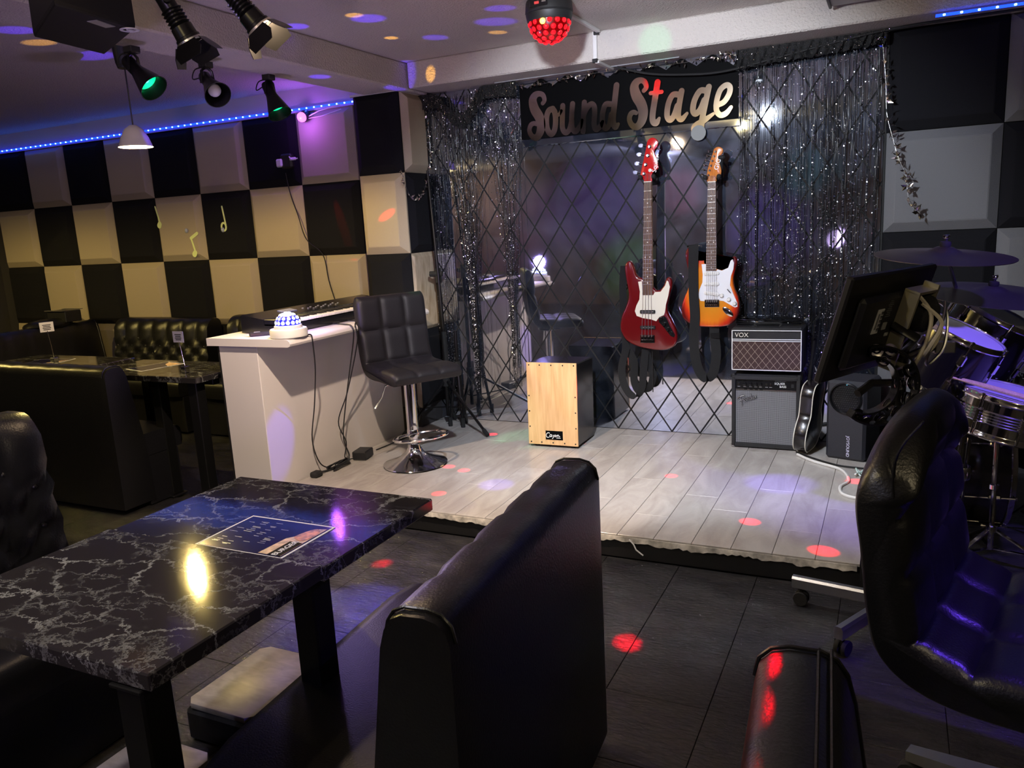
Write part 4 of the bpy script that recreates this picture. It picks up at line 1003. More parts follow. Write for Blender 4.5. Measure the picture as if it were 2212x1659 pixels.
def strat():
    o = (-0.896, GY, 1.062)
    t = thing('electric_guitar', 'sunburst electric guitar with a white pickguard hanging above the amplifiers', 'guitar', o)
    body = [(-25, 41), (-29, 63), (-70, 67), (-99, 92), (-118, 124), (-133, 120), (-141, 88), (-134, 40), (-123, -4), (-121, -48), (-128, -97), (-147, -141), (-163, -185), (-166, -225), (-154, -265), (-115, -294), (-76, -305), (17, -309), (89, -301), (126, -274), (146, -235), (151, -197), (142, -149), (122, -96), (116, -48), (125, -5), (137, 32), (136, 60), (124, 73), (110, 64), (96, 33), (77, 15), (51, 12), (32, 23)]
    M().slab(catmull(mm(body), 4), 0.042, 0.010, XZ(0.038), nb=3).obj('body', sunburst_m, t, smooth=50, local=True)
    pg = [(-51, 36), (-26, 37), (-27, -1), (31, -2), (33, 7), (58, -1), (91, 13), (104, 50), (114, 58), (122, 38), (119, 5), (106, -33), (101, -80), (119, -128), (140, -176), (140, -197), (127, -201), (100, -186), (67, -166), (34, -162), (-33, -166), (-58, -164), (-71, -141), (-64, -102), (-47, -63), (-45, -20)]
    M().slab(mm(pg), 0.003, 0.001, XZ(-0.004), nb=1).obj('pickguard', pearl, t, smooth=None, local=True)
    for x, z, rz in ((3, -15, 0), (3, -72, 0), (3, -124, -0.14)):
        X = Matrix.Translation((x / 1000, -0.007, z / 1000)) @ Matrix.Rotation(rz, 4, 'Y').inverted() @ XZ()
        m = M(); m.slab([(-.041 + .009 * (1 - cos(a)), 0.0085 * sin(a)) if 0 else (0.032 * (1 if cos(a) > 0 else -1) + 0.0095 * cos(a), 0.0095 * sin(a)) for a in np.linspace(0, 2 * pi, 25)[:-1]], 0.007, 0.002, X); pu = m.obj('pickup', white_plastic, t, smooth=40, local=True)
        q = M()
        for k in range(6): q.lathe([(0.0022, 0), (0, 0.001)], 6, X @ Matrix.Translation((-0.027 + 0.0108 * k, 0, 0.007)))
        stuff(q.obj('pole_piece', steel, pu, local=True))
    for x, z in ((58, -136), (96, -157), (126, -180)):
        M().lathe([(0.012, 0), (0.0115, 0.006), (0.008, 0.014), (0, 0.015)], 16, Matrix.Translation((x / 1000, -0.007, z / 1000)) @ Matrix.Rotation(pi / 2, 4, 'X')).obj('knob', white_plastic, t, local=True)
    M().box((0.096, -0.010, -0.111), (0.005, 0.014, 0.028), 0.002, rot=Matrix.Rotation(-0.7, 4, 'Y')).obj('selector_switch', chrome, t, local=True)
    M().box((0.004, -0.006, -0.178), (0.080, 0.006, 0.042), 0.002).obj('bridge', chrome, t, smooth=None, local=True)
    for k in range(6): M().box((-0.023 + 0.0108 * k, -0.012, -0.175), (0.0088, 0.009, 0.024), 0.002).obj('saddle', chrome, t, smooth=None, local=True)
    X = Matrix.Translation((0.090, -0.004, -0.224)) @ Matrix.Rotation(radians(42), 4, 'Y') @ XZ()
    M().slab([(0.036 * cos(a), 0.016 * sin(a)) for a in np.linspace(0, 2 * pi, 25)[:-1]], 0.004, 0.0015, X).obj('jack_plate', chrome, t, smooth=40, local=True)
    M().loft([[(a, -0.002, z), (b, -0.002, z), (b, 0.012, z), ((a + b) / 2, 0.02, z), (a, 0.012, z)] for a, b, z in ((-0.027, 0.028, 0.0), (-0.015, 0.027, 0.466))]).obj('neck', maple, t, smooth=None, local=True)
    M().loft([[(a, -0.008, z), (b, -0.008, z), (b, -0.002, z), (a, -0.002, z)] for a, b, z in ((-0.027, 0.028, 0.0), (-0.015, 0.027, 0.466))]).obj('fretboard', rosewood, t, smooth=None, local=True)
    fr = M(); dots = M(); zz = [0.466 - 0.648 * (1 - 2 ** (-k / 12)) for k in range(0, 22)]
    for k in range(1, 22):
        z = zz[k]; f = z / 0.466; a = -0.027 + 0.012 * f; b = 0.028 - 0.001 * f
        if z < 0.004: continue
        fr.box(((a + b) / 2, -0.0085, z), (b - a, 0.0016, 0.002))
        if k in (3, 5, 7, 9, 12, 15, 17, 19, 21):
            zc = (zz[k] + zz[k - 1]) / 2
            for dx in ((-0.013, 0.013) if k == 12 else (0,)): dots.lathe([(0.0032, 0), (0, 0.0008)], 8, Matrix.Translation(((a + b) / 2 + dx, -0.0082, zc)) @ Matrix.Rotation(pi / 2, 4, 'X'))
    fr.obj('frets', steel, t, smooth=None, local=True); dots.obj('inlay_dots', ivory, t, smooth=None, local=True)
    M().box((0.006, -0.008, 0.468), (0.043, 0.008, 0.005), 0.001).obj('nut', cream, t, smooth=None, local=True)
    hd = [(-16, 466), (-21, 502), (-15, 540), (-3, 576), (9, 611), (18, 637), (39, 645), (59, 636), (64, 620), (55, 603), (43, 588), (45, 563), (55, 526), (51, 501), (29, 491), (27, 466)]
    M().slab(catmull(mm(hd), 3), 0.015, 0.003, XZ(0.012)).obj('headstock', sunburst_head, t, smooth=45, local=True)
    for x, z in ((24, 621), (17, 598), (8, 575), (1, 551), (-6, 527), (-12, 503)):
        m = M(); m.lathe([(0.007, 0), (0.006, 0.002), (0.004, 0.003), (0.004, 0.012), (0, 0.012)], 12, Matrix.Translation((x / 1000, -0.003, z / 1000)) @ Matrix.Rotation(pi / 2, 4, 'X'))
        m.tube([(x / 1000 - 0.008, 0.016, z / 1000), (x / 1000 - 0.034, 0.016, z / 1000 + 0.006)], 0.003, 6); m.sphere((x / 1000 - 0.038, 0.016, z / 1000 + 0.007), 0.008, 8, 6)
        m.obj('tuner', chrome, t, local=True)
    text_obj('script_logo', 'GIG', 0.034, white_print, t, Matrix.Translation(o) @ Matrix.Translation((0.036, -0.0042, 0.556)) @ Matrix.Rotation(radians(74), 4, 'Y').inverted() @ XZ())
    m = M(); strings(m, [(-11 + 7 * k, 500) for k in range(6)], [(-23 + 11 * k, -172) for k in range(6)], -0.010, -0.017, 0.0008); m.obj('strings', steel, t, local=True)
    W = catmull([(-0.112, 0.02, 0.13), (-0.09, -0.022, 0.136), (-0.093, -0.022, 0.02), (-0.092, -0.022, -0.124), (-0.086, -0.022, -0.251), (-0.096, -0.01, -0.37), (-0.088, 0.0, -0.495), (-0.065, 0.01, -0.572), (-0.030, 0.015, -0.602), (0.005, 0.02, -0.567), (0.021, 0.02, -0.467), (0.013, 0.02, -0.368), (0.011, 0.02, -0.309)], 5, False)
    M().ribbon(W, 0.052, nrm=(1, 0.25, 0.1)).obj('strap', black_cloth, t, local=True)
    M().box((0.016, 0.0185, -0.36), (0.052, 0.010, 0.03), 0.002).obj('strap_buckle', black_metal, t, local=True)
    hanger(t, 0.010, 0.487, 0.01)
    m = M(); m.tube([(0.04, 0.03, 0.49), (0.05, 0.02, 0.55), (0.055, 0.0, 0.59)], 0.011, 8); m.box((0.056, -0.004, 0.59), (0.035, 0.02, 0.02), 0.006); m.obj('hook', rubber, t, local=True)
strat()

# --- amplifiers
AX, AY = -0.595, 4.303
t = thing('bass_amplifier', 'grey-grilled amplifier standing on the stage, under the smaller one', 'amplifier', (AX, AY + 0.11, SZ))
M().box((AX, AY + 0.115, SZ + 0.206), (0.355, 0.215, 0.400), 0.012).obj('cabinet', black_tolex, t)
m = M()
for s in (-1, 1): m.box((AX + s * 0.166, AY + 0.002, SZ + 0.205), (0.020, 0.018, 0.390), 0.003)
for zz in (0.018, 0.392): m.box((AX, AY + 0.002, SZ + zz), (0.330, 0.018, 0.022), 0.003)
m.obj('front_rim', black_tolex, t, smooth=None)
M().box((AX, AY + 0.006, SZ + 0.352), (0.310, 0.006, 0.046), 0.002).obj('control_panel', black_gloss, t, smooth=None)
m = M(); m.box((AX, AY + 0.001, SZ + 0.3255), (0.312, 0.006, 0.006), 0.001); m.box((AX, AY + 0.001, SZ + 0.3785), (0.312, 0.006, 0.003), 0.001); m.obj('chrome_strip', chrome, t, smooth=None)
for k, x in enumerate((-0.108, -0.078, -0.051, -0.026)):
    M().lathe([(0.009, 0), (0.008, 0.014), (0, 0.015)], 14, Matrix.Translation((AX + x, AY + 0.003, SZ + 0.357)) @ Matrix.Rotation(pi / 2, 4, 'X')).obj('knob', black_gloss, t)
for x in (-0.139, 0.005, 0.026):
    M().lathe([(0.007, 0), (0.006, 0.006), (0.003, 0.006), (0.003, 0.001), (0, 0.001)], 12, Matrix.Translation((AX + x, AY + 0.003, SZ + 0.357)) @ Matrix.Rotation(pi / 2, 4, 'X')).obj('jack', chrome, t)
m = M()
for x in (-0.139, -0.108, -0.078, -0.051, -0.026, 0.005, 0.026): m.box((AX + x, AY + 0.0028, SZ + 0.342), (0.014, 0.0006, 0.0025))
m.obj('panel_print', silver_print, t, smooth=None)
text_obj('panel_name', 'SQUIER', 0.016, white_print, t, Matrix.Translation((AX + 0.072, AY + 0.0025, SZ + 0.363)) @ Matrix.Rotation(pi / 2, 4, 'X'))
text_obj('panel_name', 'BASS', 0.016, white_print, t, Matrix.Translation((AX + 0.088, AY + 0.0025, SZ + 0.347)) @ Matrix.Rotation(pi / 2, 4, 'X'))
M().box((AX + 0.137, AY + 0.004, SZ + 0.353), (0.015, 0.008, 0.019), 0.002).obj('power_switch', black_plastic, t)
M().box((AX, AY + 0.010, SZ + 0.175), (0.312, 0.004, 0.292)).obj('grille_backing', mat('grille_dark', (0.07, 0.07, 0.08), 0.7), t, smooth=None)
sp = M(); sp.lathe([(0.0, 0.001), (0.095, 0.001)], 28, Matrix.Translation((AX - 0.003, AY + 0.0075, SZ + 0.165)) @ Matrix.Rotation(pi / 2, 4, 'X')); sp.obj('speaker_cone', black_plastic, t, smooth=None)
m = M()
for k in range(62): m.box((AX - 0.155 + 0.310 * (k + 0.5) / 62, AY + 0.0045, SZ + 0.175), (0.0017, 0.0014, 0.292))
for k in range(58): m.box((AX, AY + 0.0035, SZ + 0.03 + 0.29 * (k + 0.5) / 58), (0.312, 0.0014, 0.0017))
stuff(m.obj('grille_mesh', grille_grey, t, smooth=None))
X = Matrix.Translation((AX - 0.095, AY - 0.001, SZ + 0.275)) @ Matrix.Rotation(pi / 2, 4, 'X') @ Matrix.Rotation(0.30, 4, 'Z')
def script(t, name, strokes, X, r, m1, m2=None):
    for P in strokes:
        m = M(); m.tube(catmull([(x, y, 0) for x, y in P], 5, False), r, 7, T=X); m.obj(name, m1, t)
FEN = [[(-.050, .016), (-.030, .024), (-.008, .022), (-.030, .020), (-.032, -.004), (-.034, -.026), (-.040, -.030)], [(-.044, .0), (-.020, .004)],
       [(-.018, -.006), (-.008, .000), (-.012, .006), (-.018, .0), (-.014, -.010), (-.006, -.008)], [(-.002, .006), (-.002, -.009), (.003, .004), (.008, .003), (.009, -.008)],
       [(.021, .004), (.014, .003), (.015, -.008), (.022, -.004), (.026, .022), (.024, -.009)], [(.030, -.004), (.038, .002), (.034, .007), (.030, .0), (.034, -.009), (.042, -.006)], [(.045, .006), (.045, -.008), (.048, .004), (.055, .006)]]
script(t, 'letter', FEN, X, 0.0030, black_gloss)
Xs = X @ Matrix.Translation((0, 0, 0.0032))
script(t, 'letter_highlight', FEN, Xs, 0.0009, silver_print)
for s in (-1, 1):
    for zz in (0.014, 0.398):
        M().box((AX + s * 0.168, AY + 0.012, SZ + zz), (0.028, 0.034, 0.028), 0.008).obj('corner_guard', steel if zz < 0.1 else black_plastic, t)

VZ = SZ + 0.418
t = thing('guitar_amplifier', 'small amplifier with a brown diamond grille stacked on the grey-grilled one', 'amplifier', (AX, AY + 0.11, VZ))
M().box((AX, AY + 0.11, VZ + 0.124), (0.365, 0.20, 0.236), 0.010).obj('cabinet', black_tolex, t)
m = M()
for s in (-1, 1): m.box((AX + s * 0.1755, AY + 0.004, VZ + 0.122), (0.004, 0.006, 0.214))
for zz in (0.016, 0.228, 0.172, 0.181): m.box((AX, AY + 0.0055 if zz in (0.172, 0.181) else AY + 0.004, VZ + zz), (0.352, 0.006, 0.0035))
m.obj('white_piping', white_print, t, smooth=None)
M().box((AX, AY + 0.008, VZ + 0.093), (0.346, 0.004, 0.152)).obj('grille', mat('brown_grille', (0.045, 0.020, 0.018), 0.8, bump=0.3, bscale=300), t, smooth=None)
gx0, gx1, gz0, gz1 = AX - 0.172, AX + 0.172, VZ + 0.019, VZ + 0.169
m = M()
for fam in (1, -1):
    for k in range(-12, 24):
        c = k * 0.0383; pts = []
        for x in np.linspace(gx0, gx1, 90):
            z = gz0 + fam * 1.25 * (x - gx0) + (c * 1.25 if fam == 1 else c * 1.25)
            if gz0 <= z <= gz1: pts.append((x, AY + 0.0055, z))
        if len(pts) > 2: m.tube([pts[0], pts[-1]], 0.0011, 4)
stuff(m.obj('grille_diamonds', mat('grille_thread', (0.34, 0.27, 0.22), 0.6), t, smooth=None))
text_obj('logo', 'VOX', 0.033, mat('gold_print', (0.75, 0.70, 0.62), 0.4), t, Matrix.Translation((AX - 0.125, AY - 0.001, VZ + 0.204)) @ Matrix.Rotation(pi / 2, 4, 'X'), extrude=0.002)
m = M(); m.tube(catmull([(AX - 0.06, AY + 0.07, VZ + 0.242), (AX - 0.06, AY + 0.07, VZ + 0.258), (AX + 0.06, AY + 0.07, VZ + 0.258), (AX + 0.06, AY + 0.07, VZ + 0.242)], 5, False), 0.006, 6); m.obj('handle', rubber, t)
for lab, cx, s in (('coiled black cable on top of the small amplifier', -0.08, 1), ('second loop of black cable piled beside the first on the small amplifier', 0.07, -1)):
    P = []
    for i in range(90):
        a = i * 0.31; P.append((AX + cx + 0.085 * cos(a) + 0.01 * sin(3.1 * a), AY + 0.125 + 0.05 * sin(a), VZ + 0.247 + 0.022 * (0.5 + 0.5 * sin(a * 0.43 + s)) + i * 0.00012))
    t = thing('coiled_cable', lab, 'cable', (AX + cx, AY + 0.12, VZ + 0.242)); M().tube(P, 0.0035, 6).obj('cable', black_gloss, t)
    M().tube([P[-1], Vector(P[-1]) + Vector((0.03 * s, -0.02, 0.012))], 0.006, 8).obj('plug', chrome, t)

# --- acoustic guitar standing edge-on between the amplifiers and the speaker
t = thing('acoustic_guitar', 'dark acoustic guitar standing edge-on with pale binding between amplifier and speaker', 'guitar', (-0.375, 4.36, SZ))
X = Matrix.Translation((-0.392, 4.33, SZ + 0.012)) @ Matrix.Scale(0.80, 4) @ Matrix.Rotation(radians(6), 4, 'Y') @ Matrix.Rotation(radians(80), 4, 'Z') 
ab = [(0, 0), (0.11, 0.01), (0.17, 0.06), (0.185, 0.13), (0.16, 0.20), (0.125, 0.25), (0.13, 0.32), (0.14, 0.39), (0.11, 0.445), (0.03, 0.462), (-0.03, 0.462), (-0.11, 0.445), (-0.14, 0.39), (-0.13, 0.32), (-0.125, 0.25), (-0.16, 0.20), (-0.185, 0.13), (-0.17, 0.06), (-0.11, 0.01)]
abc = catmull(ab, 4)
M().slab(abc, 0.075, 0.003, X @ XZ(0.037)).obj('body', mat('tobacco_side', (0.008, 0.006, 0.006), 0.25, coat=0.3), t, smooth=50)
for yy in (0.038, -0.038): M().tube([(p[0] * 1.002, yy, p[1] * 1.0) for p in abc], 0.0034, 6, closed=True, T=X).obj('binding', cream, t)
M().box((0, 0.03, 0.60), (0.045, 0.022, 0.30), 0.005, T=X).obj('neck', black_gloss, t)
M().box((0, 0.035, 0.80), (0.07, 0.018, 0.14), 0.006, T=X).obj('headstock', black_gloss, t)
m = M()
for k in range(6):
    s = -1 if k < 3 else 1; m.tube([(s * 0.03, 0.03, 0.75 + 0.04 * (k % 3)), (s * 0.055, 0.03, 0.75 + 0.04 * (k % 3))], 0.006, 8, T=X)
m.obj('tuner', chrome, t)

# --- speaker with the upside-down wordmark
t = thing('floor_speaker', 'black floor speaker with a round grille on the stage right corner', 'speaker', (-0.20, 4.27, SZ))
X = Matrix.Translation((-0.195, 4.19, SZ)) @ Matrix.Rotation(radians(-16), 4, 'Z')
M().box((0, 0.13, 0.205), (0.195, 0.24, 0.41), 0.014, T=X).obj('cabinet', mat('speaker_black', (0.020, 0.020, 0.026), 0.55, bump=0.2, bscale=300), t)
Y = X @ Matrix.Translation((0.0, 0.008, 0.325)) @ Matrix.Rotation(pi / 2, 4, 'X')
M().lathe([(0.080, 0), (0.080, 0.010), (0.074, 0.014), (0.070, 0.008), (0.070, 0)], 32, Y).obj('grille_ring', black_gloss, t)
m = M(); m.lathe([(0, 0.009), (0.04, 0.007), (0.071, 0.002)], 28, Y); m.obj('grille', black_metal, t)
m = M()
for i in range(-6, 7):
    for j in range(-6, 7):
        if i * i + j * j < 36: m.lathe([(0.0035, 0), (0, 0.001)], 6, Y @ Matrix.Translation((i * 0.0105 + (j % 2) * 0.005, j * 0.0105, 0.009)))
stuff(m.obj('grille_holes', black_joint, t, smooth=None))
M().sphere((0.005, 0.004, 0.398), 0.005, 8, 6, T=X).obj('power_light', emitter('cyan_led', (0.1, 0.6, 1.0), 20.0), t)
text_obj('wordmark', 'JOYSOUND', 0.021, mat('lilac_print', (0.75, 0.72, 0.9), 0.5), t, X @ Matrix.Translation((0.015, 0.0088, 0.075)) @ Matrix.Rotation(pi / 2, 4, 'X') @ Matrix.Rotation(-pi / 2, 4, 'Z'))
cord('white cable winding over the stage floor by the speaker', [(-0.42, 4.22, SZ + 0.008), (-0.33, 4.12, SZ + 0.007), (-0.20, 4.02, SZ + 0.007), (-0.155, 3.86, SZ + 0.007), (-0.185, 3.76, SZ + 0.007), (-0.17, 3.66, SZ + 0.007), (-0.11, 3.62, SZ + 0.007), (-0.05, 3.63, SZ + 0.009), (-0.03, 3.6, 0.106), (0.02, 3.55, 0.06), (0.08, 3.5, 0.012)], 0.007, white_plastic, name='white_cable', cat='cable')
cord('thin black cable running along the speaker foot', [(-0.43, 4.27, SZ + 0.006), (-0.34, 4.18, SZ + 0.006), (-0.22, 4.09, SZ + 0.006), (-0.12, 4.07, SZ + 0.006), (-0.055, 4.06, SZ + 0.006)], 0.005, name='black_cable', cat='cable')
P = [(-0.10 + 0.03 * cos(a * 0.9), 3.98 + 0.05 * sin(a * 1.3), SZ + 0.012 + 0.006 * sin(a * 2)) for a in np.linspace(0, 14, 60)]
t = thing('cable_bundle', 'small pale green bundle of cable behind the white cable', 'cable', (-0.1, 3.98, SZ)); M().tube(P, 0.004, 6).obj('cable', mat('pale_mint', (0.6, 0.75, 0.7), 0.5), t)
# ------------------------------------------------------------------ monitor on a rolling stand, tambourine
mb = Vector((0.03, 2.70, 0))
t = thing('monitor_stand', 'silver rolling stand with castered legs in front of the stage edge', 'stand', mb)
for k, a in enumerate((171, 243, 315, 27, 99)):
    a = radians(a); d = Vector((cos(a), sin(a), 0)); w = Vector((-sin(a), cos(a), 0)) * 0.015
    p0, p1 = mb + d * 0.02 + Vector((0, 0, 0.085)), mb + d * 0.315 + Vector((0, 0, 0.085))
    m = M(); m.loft([[p - w + Vector((0, 0, -0.02)), p + w + Vector((0, 0, -0.02)), p + w + Vector((0, 0, 0.012)), p + w * 0.6 + Vector((0, 0, 0.02)), p - w * 0.6 + Vector((0, 0, 0.02)), p - w + Vector((0, 0, 0.012))] for p in (p0, p1)])
    lo = m.obj('leg', steel, t, smooth=None)
    m = M()
    for s in (-1, 1): m.lathe([(0, -0.007), (0.024, -0.007), (0.026, 0), (0.024, 0.007), (0, 0.007)], 14, Matrix.Translation(mb + d * 0.285 + w.normalized() * 0.012 * s + Vector((0, 0, 0.027))) @ frame_to(w))
    m.tube([mb + d * 0.29 + Vector((0, 0, 0.03)), mb + d * 0.29 + Vector((0, 0, 0.066))], 0.007, 8)
    m.obj('caster', rubber, lo)
M().tube([mb + Vector((0, 0, 0.07)), mb + Vector((0.0, 0, 0.90))], 0.019, 12).obj('pole', black_metal, t)
M().tube([mb + Vector((0, 0, 0.50)), mb + Vector((0.0, 0, 0.56))], 0.026, 12).obj('collar', black_plastic, t)
yaw, tilt = 1.123, 0.298
ux = Vector((cos(yaw), sin(yaw), 0)); nb = Vector((sin(yaw), -cos(yaw), 0)); uz = Vector((0, 0, 1)) * cos(tilt) + nb * sin(tilt); un = ux.cross(uz)
Xm = Matrix((ux.to_4d(), (-un).to_4d() * 0, uz.to_4d(), (0, 0, 0, 1))).transposed()
ny_ = uz.cross(ux)        # screen side
Xm = Matrix(((ux.x, ny_.x, uz.x, -0.181), (ux.y, ny_.y, uz.y, 2.382), (ux.z, ny_.z, uz.z, 0.869), (0, 0, 0, 1)))
# arm from the pole to the back of the monitor
bc = Xm @ Vector((0.27, -0.03, 0.16))
m = M(); m.tube([mb + Vector((0, 0, 0.88)), mb + Vector((0.01, -0.01, 0.93)), bc + Vector((0.06, -0.03, -0.03)), bc], 0.014, 8); m.obj('arm', black_metal, t)
mt = thing('monitor', 'black flat monitor seen from behind, tilted, with looped cables and a barcode label', 'monitor', Xm @ Vector((0.25, 0, 0)))
M().box((0.255, 0.012, 0.16), (0.51, 0.024, 0.32), 0.006, T=Xm).obj('case', black_plastic, mt, smooth=None)
M().box((0.255, -0.012, 0.15), (0.40, 0.03, 0.22), 0.012, T=Xm).obj('back_bulge', black_plastic, mt, smooth=None)
M().box((0.255, 0.0245, 0.165), (0.48, 0.002, 0.28), T=Xm).obj('screen', black_gloss, mt, smooth=None)
m = M(); m.box((0.165, -0.028, 0.185), (0.035, 0.002, 0.075), T=Xm @ Matrix.Identity(4)); lb = m.obj('barcode_label', paper_white, mt, smooth=None)
m = M()
for k in range(16): m.box((0.176, -0.0293, 0.153 + 0.0042 * k), (0.014, 0.0006, 0.0011 + 0.0012 * (k * 7 % 3)), T=Xm)
for k in range(3): m.box((0.155 + 0.004 * k, -0.0293, 0.185), (0.0012, 0.0006, 0.05), T=Xm)
m.obj('barcode_print', sign_black, lb, smooth=None)
m = M(); m.box((0.215, -0.028, 0.165), (0.022, 0.002, 0.022), T=Xm); m.box((0.245, -0.028, 0.135), (0.02, 0.002, 0.010), T=Xm); m.obj('small_label', mat('grey_label', (0.35, 0.35, 0.35), 0.6), mt, smooth=None)
m = M()
for k in range(9): m.box((0.215, -0.0275, 0.195 + 0.006 * k), (0.03 - 0.006 * (k % 3), 0.0008, 0.0022), T=Xm)
m.obj('rating_print', mat('faint_print', (0.16, 0.16, 0.16), 0.6), mt, smooth=None)
M().box((0.10, -0.0005, 0.045), (0.035, 0.002, 0.014), T=Xm).obj('sticker', mat('amber_sticker', (0.30, 0.20, 0.06), 0.5), mt, smooth=None)
# bracket and looped wires on the back
m = M()
pl = Matrix.Translation((0, 0, 0))
for (a, b, c) in (((0.275, -0.05, 0.03), (0.016, 0.05, 0.24), 0), ((0.385, -0.05, 0.24), (0.016, 0.05, 0.05), 0)):
    m.box((a[0], a[1], a[2] + b[2] / 2), (0.010, 0.045, b[2]), T=Xm)
m.box((0.33, -0.05, 0.272), (0.12, 0.045, 0.008), T=Xm); m.box((0.33, -0.05, 0.03), (0.12, 0.045, 0.008), T=Xm)
m.obj('mount_bracket', mat('warm_lit_metal', (0.36, 0.33, 0.24), 0.4, metal=0.5), mt, smooth=None)  # olive tint holds the warm room light on the metal
for P in ([(0.30, -0.06, 0.26), (0.33, -0.10, 0.21), (0.31, -0.12, 0.12), (0.32, -0.10, 0.02), (0.33, -0.08, -0.05)],
          [(0.31, -0.07, 0.24), (0.34, -0.13, 0.20), (0.30, -0.14, 0.14), (0.33, -0.12, 0.09), (0.38, -0.12, 0.12), (0.40, -0.11, 0.18), (0.37, -0.09, 0.22)]):
    M().tube(catmull(P, 6, False), 0.006, 6, T=Xm).obj('looped_wire', mat('cream_wire', (0.66, 0.60, 0.48), 0.5), mt)
M().tube(catmull([(0.36, -0.06, 0.25), (0.42, -0.10, 0.22), (0.40, -0.14, 0.12), (0.36, -0.13, 0.06), (0.33, -0.13, 0.10), (0.37, -0.12, 0.20), (0.42, -0.09, 0.24)], 6, False), 0.0045, 6, T=Xm).obj('looped_wire', steel, mt)
m = M(); m.sphere((0.36, -0.06, 0.20), 0.05, 10, 6, T=Xm, sz=1.2); m.obj('cable_knot', black_cloth, mt)
t = thing('clamp_bracket', 'silver L-shaped clamp plate reaching from the monitor towards the drums', 'bracket', (0.10, 2.72, 0.92))
M().box((0.148, 2.752, 0.925), (0.060, 0.030, 0.036), 0.003, rot=Matrix.Rotation(0.3, 4, 'Z')).obj('plate', steel, t, smooth=None)
m = M(); m.tube([(0.045, 2.705, 0.90), (0.08, 2.72, 0.915), (0.12, 2.74, 0.925)], 0.012, 8); m.obj('arm', mat('grey_bar', (0.14, 0.13, 0.12), 0.4, metal=0.5), t)

tc = Vector((-0.035, 2.525, 0.845))
t = thing('tambourine', 'black crescent tambourine with silver jingles hanging before the monitor stand', 'tambourine', tc)
TX = Matrix.Translation(tc) @ Matrix.Rotation(radians(25), 4, 'Z') @ Matrix.Rotation(pi / 2, 4, 'X') @ Matrix.Rotation(radians(-8), 4, 'Z')
out = []
for a in np.linspace(radians(112), radians(-122), 34): out.append((0.118 * cos(a), 0.118 * sin(a)))
for a in np.linspace(radians(-108), radians(98), 26): out.append((-0.028 + 0.086 * cos(a), 0.086 * sin(a)))
axT = TX.to_3x3() @ Vector((0, 0, 1))
M().ribbon([TX @ Vector((x, y, 0)) for x, y in out[:34]], 0.042, nrm=axT, th=0.0028).obj('outer_band', black_gloss, t, smooth=40)
M().ribbon([TX @ Vector((x, y, 0)) for x, y in [out[33]] + out[34:] + [out[0]]], 0.042, nrm=axT, th=0.0028).obj('inner_band', black_gloss, t, smooth=40)
m = M()
ro = [(0.118 * cos(a), 0.118 * sin(a)) for a in np.linspace(radians(60), radians(20), 8)]
m.loft([[(x, y, -0.02), (x * 0.97, y * 0.97, -0.02), (x * 0.97, y * 0.97, 0.02), (x, y, 0.02)] for x, y in ro], TX); m.obj('grip', black_gloss, t)
jm = M().lathe([(0.003, 0.0018), (0.012, 0.0035), (0.013, 0.001), (0.019, 0.0), (0.0195, 0.0008), (0.013, 0.002), (0.003, 0.003)], 16).mesh('jingle', 60); jm.materials.append(chrome)
for a in (100, 78, 30, 8, -18, -45, -72, -98, -114):
    for row in ((0.102,) if a not in (8, -45, 78) else (0.108, 0.078)):
        c = TX @ Vector((row * cos(radians(a)) + (-0.008 if row < 0.09 else 0), row * sin(radians(a)), 0))
        axis = TX.to_3x3() @ Vector((0.55 * cos(radians(a + 20)), 0.55 * sin(radians(a + 20)), 0.83))
        for s in (-0.006, 0.0, 0.006):
            link_mesh('jingle', jm, t, c + axis.normalized() * s, rot=frame_to(axis).to_euler())
m = M(); m.tube([TX @ Vector((-0.05, -0.03, 0)), TX @ Vector((0.0, 0.0, -0.03)), mb + Vector((0, 0, 0.82))], 0.012, 8); m.obj('clamp', black_plastic, t)

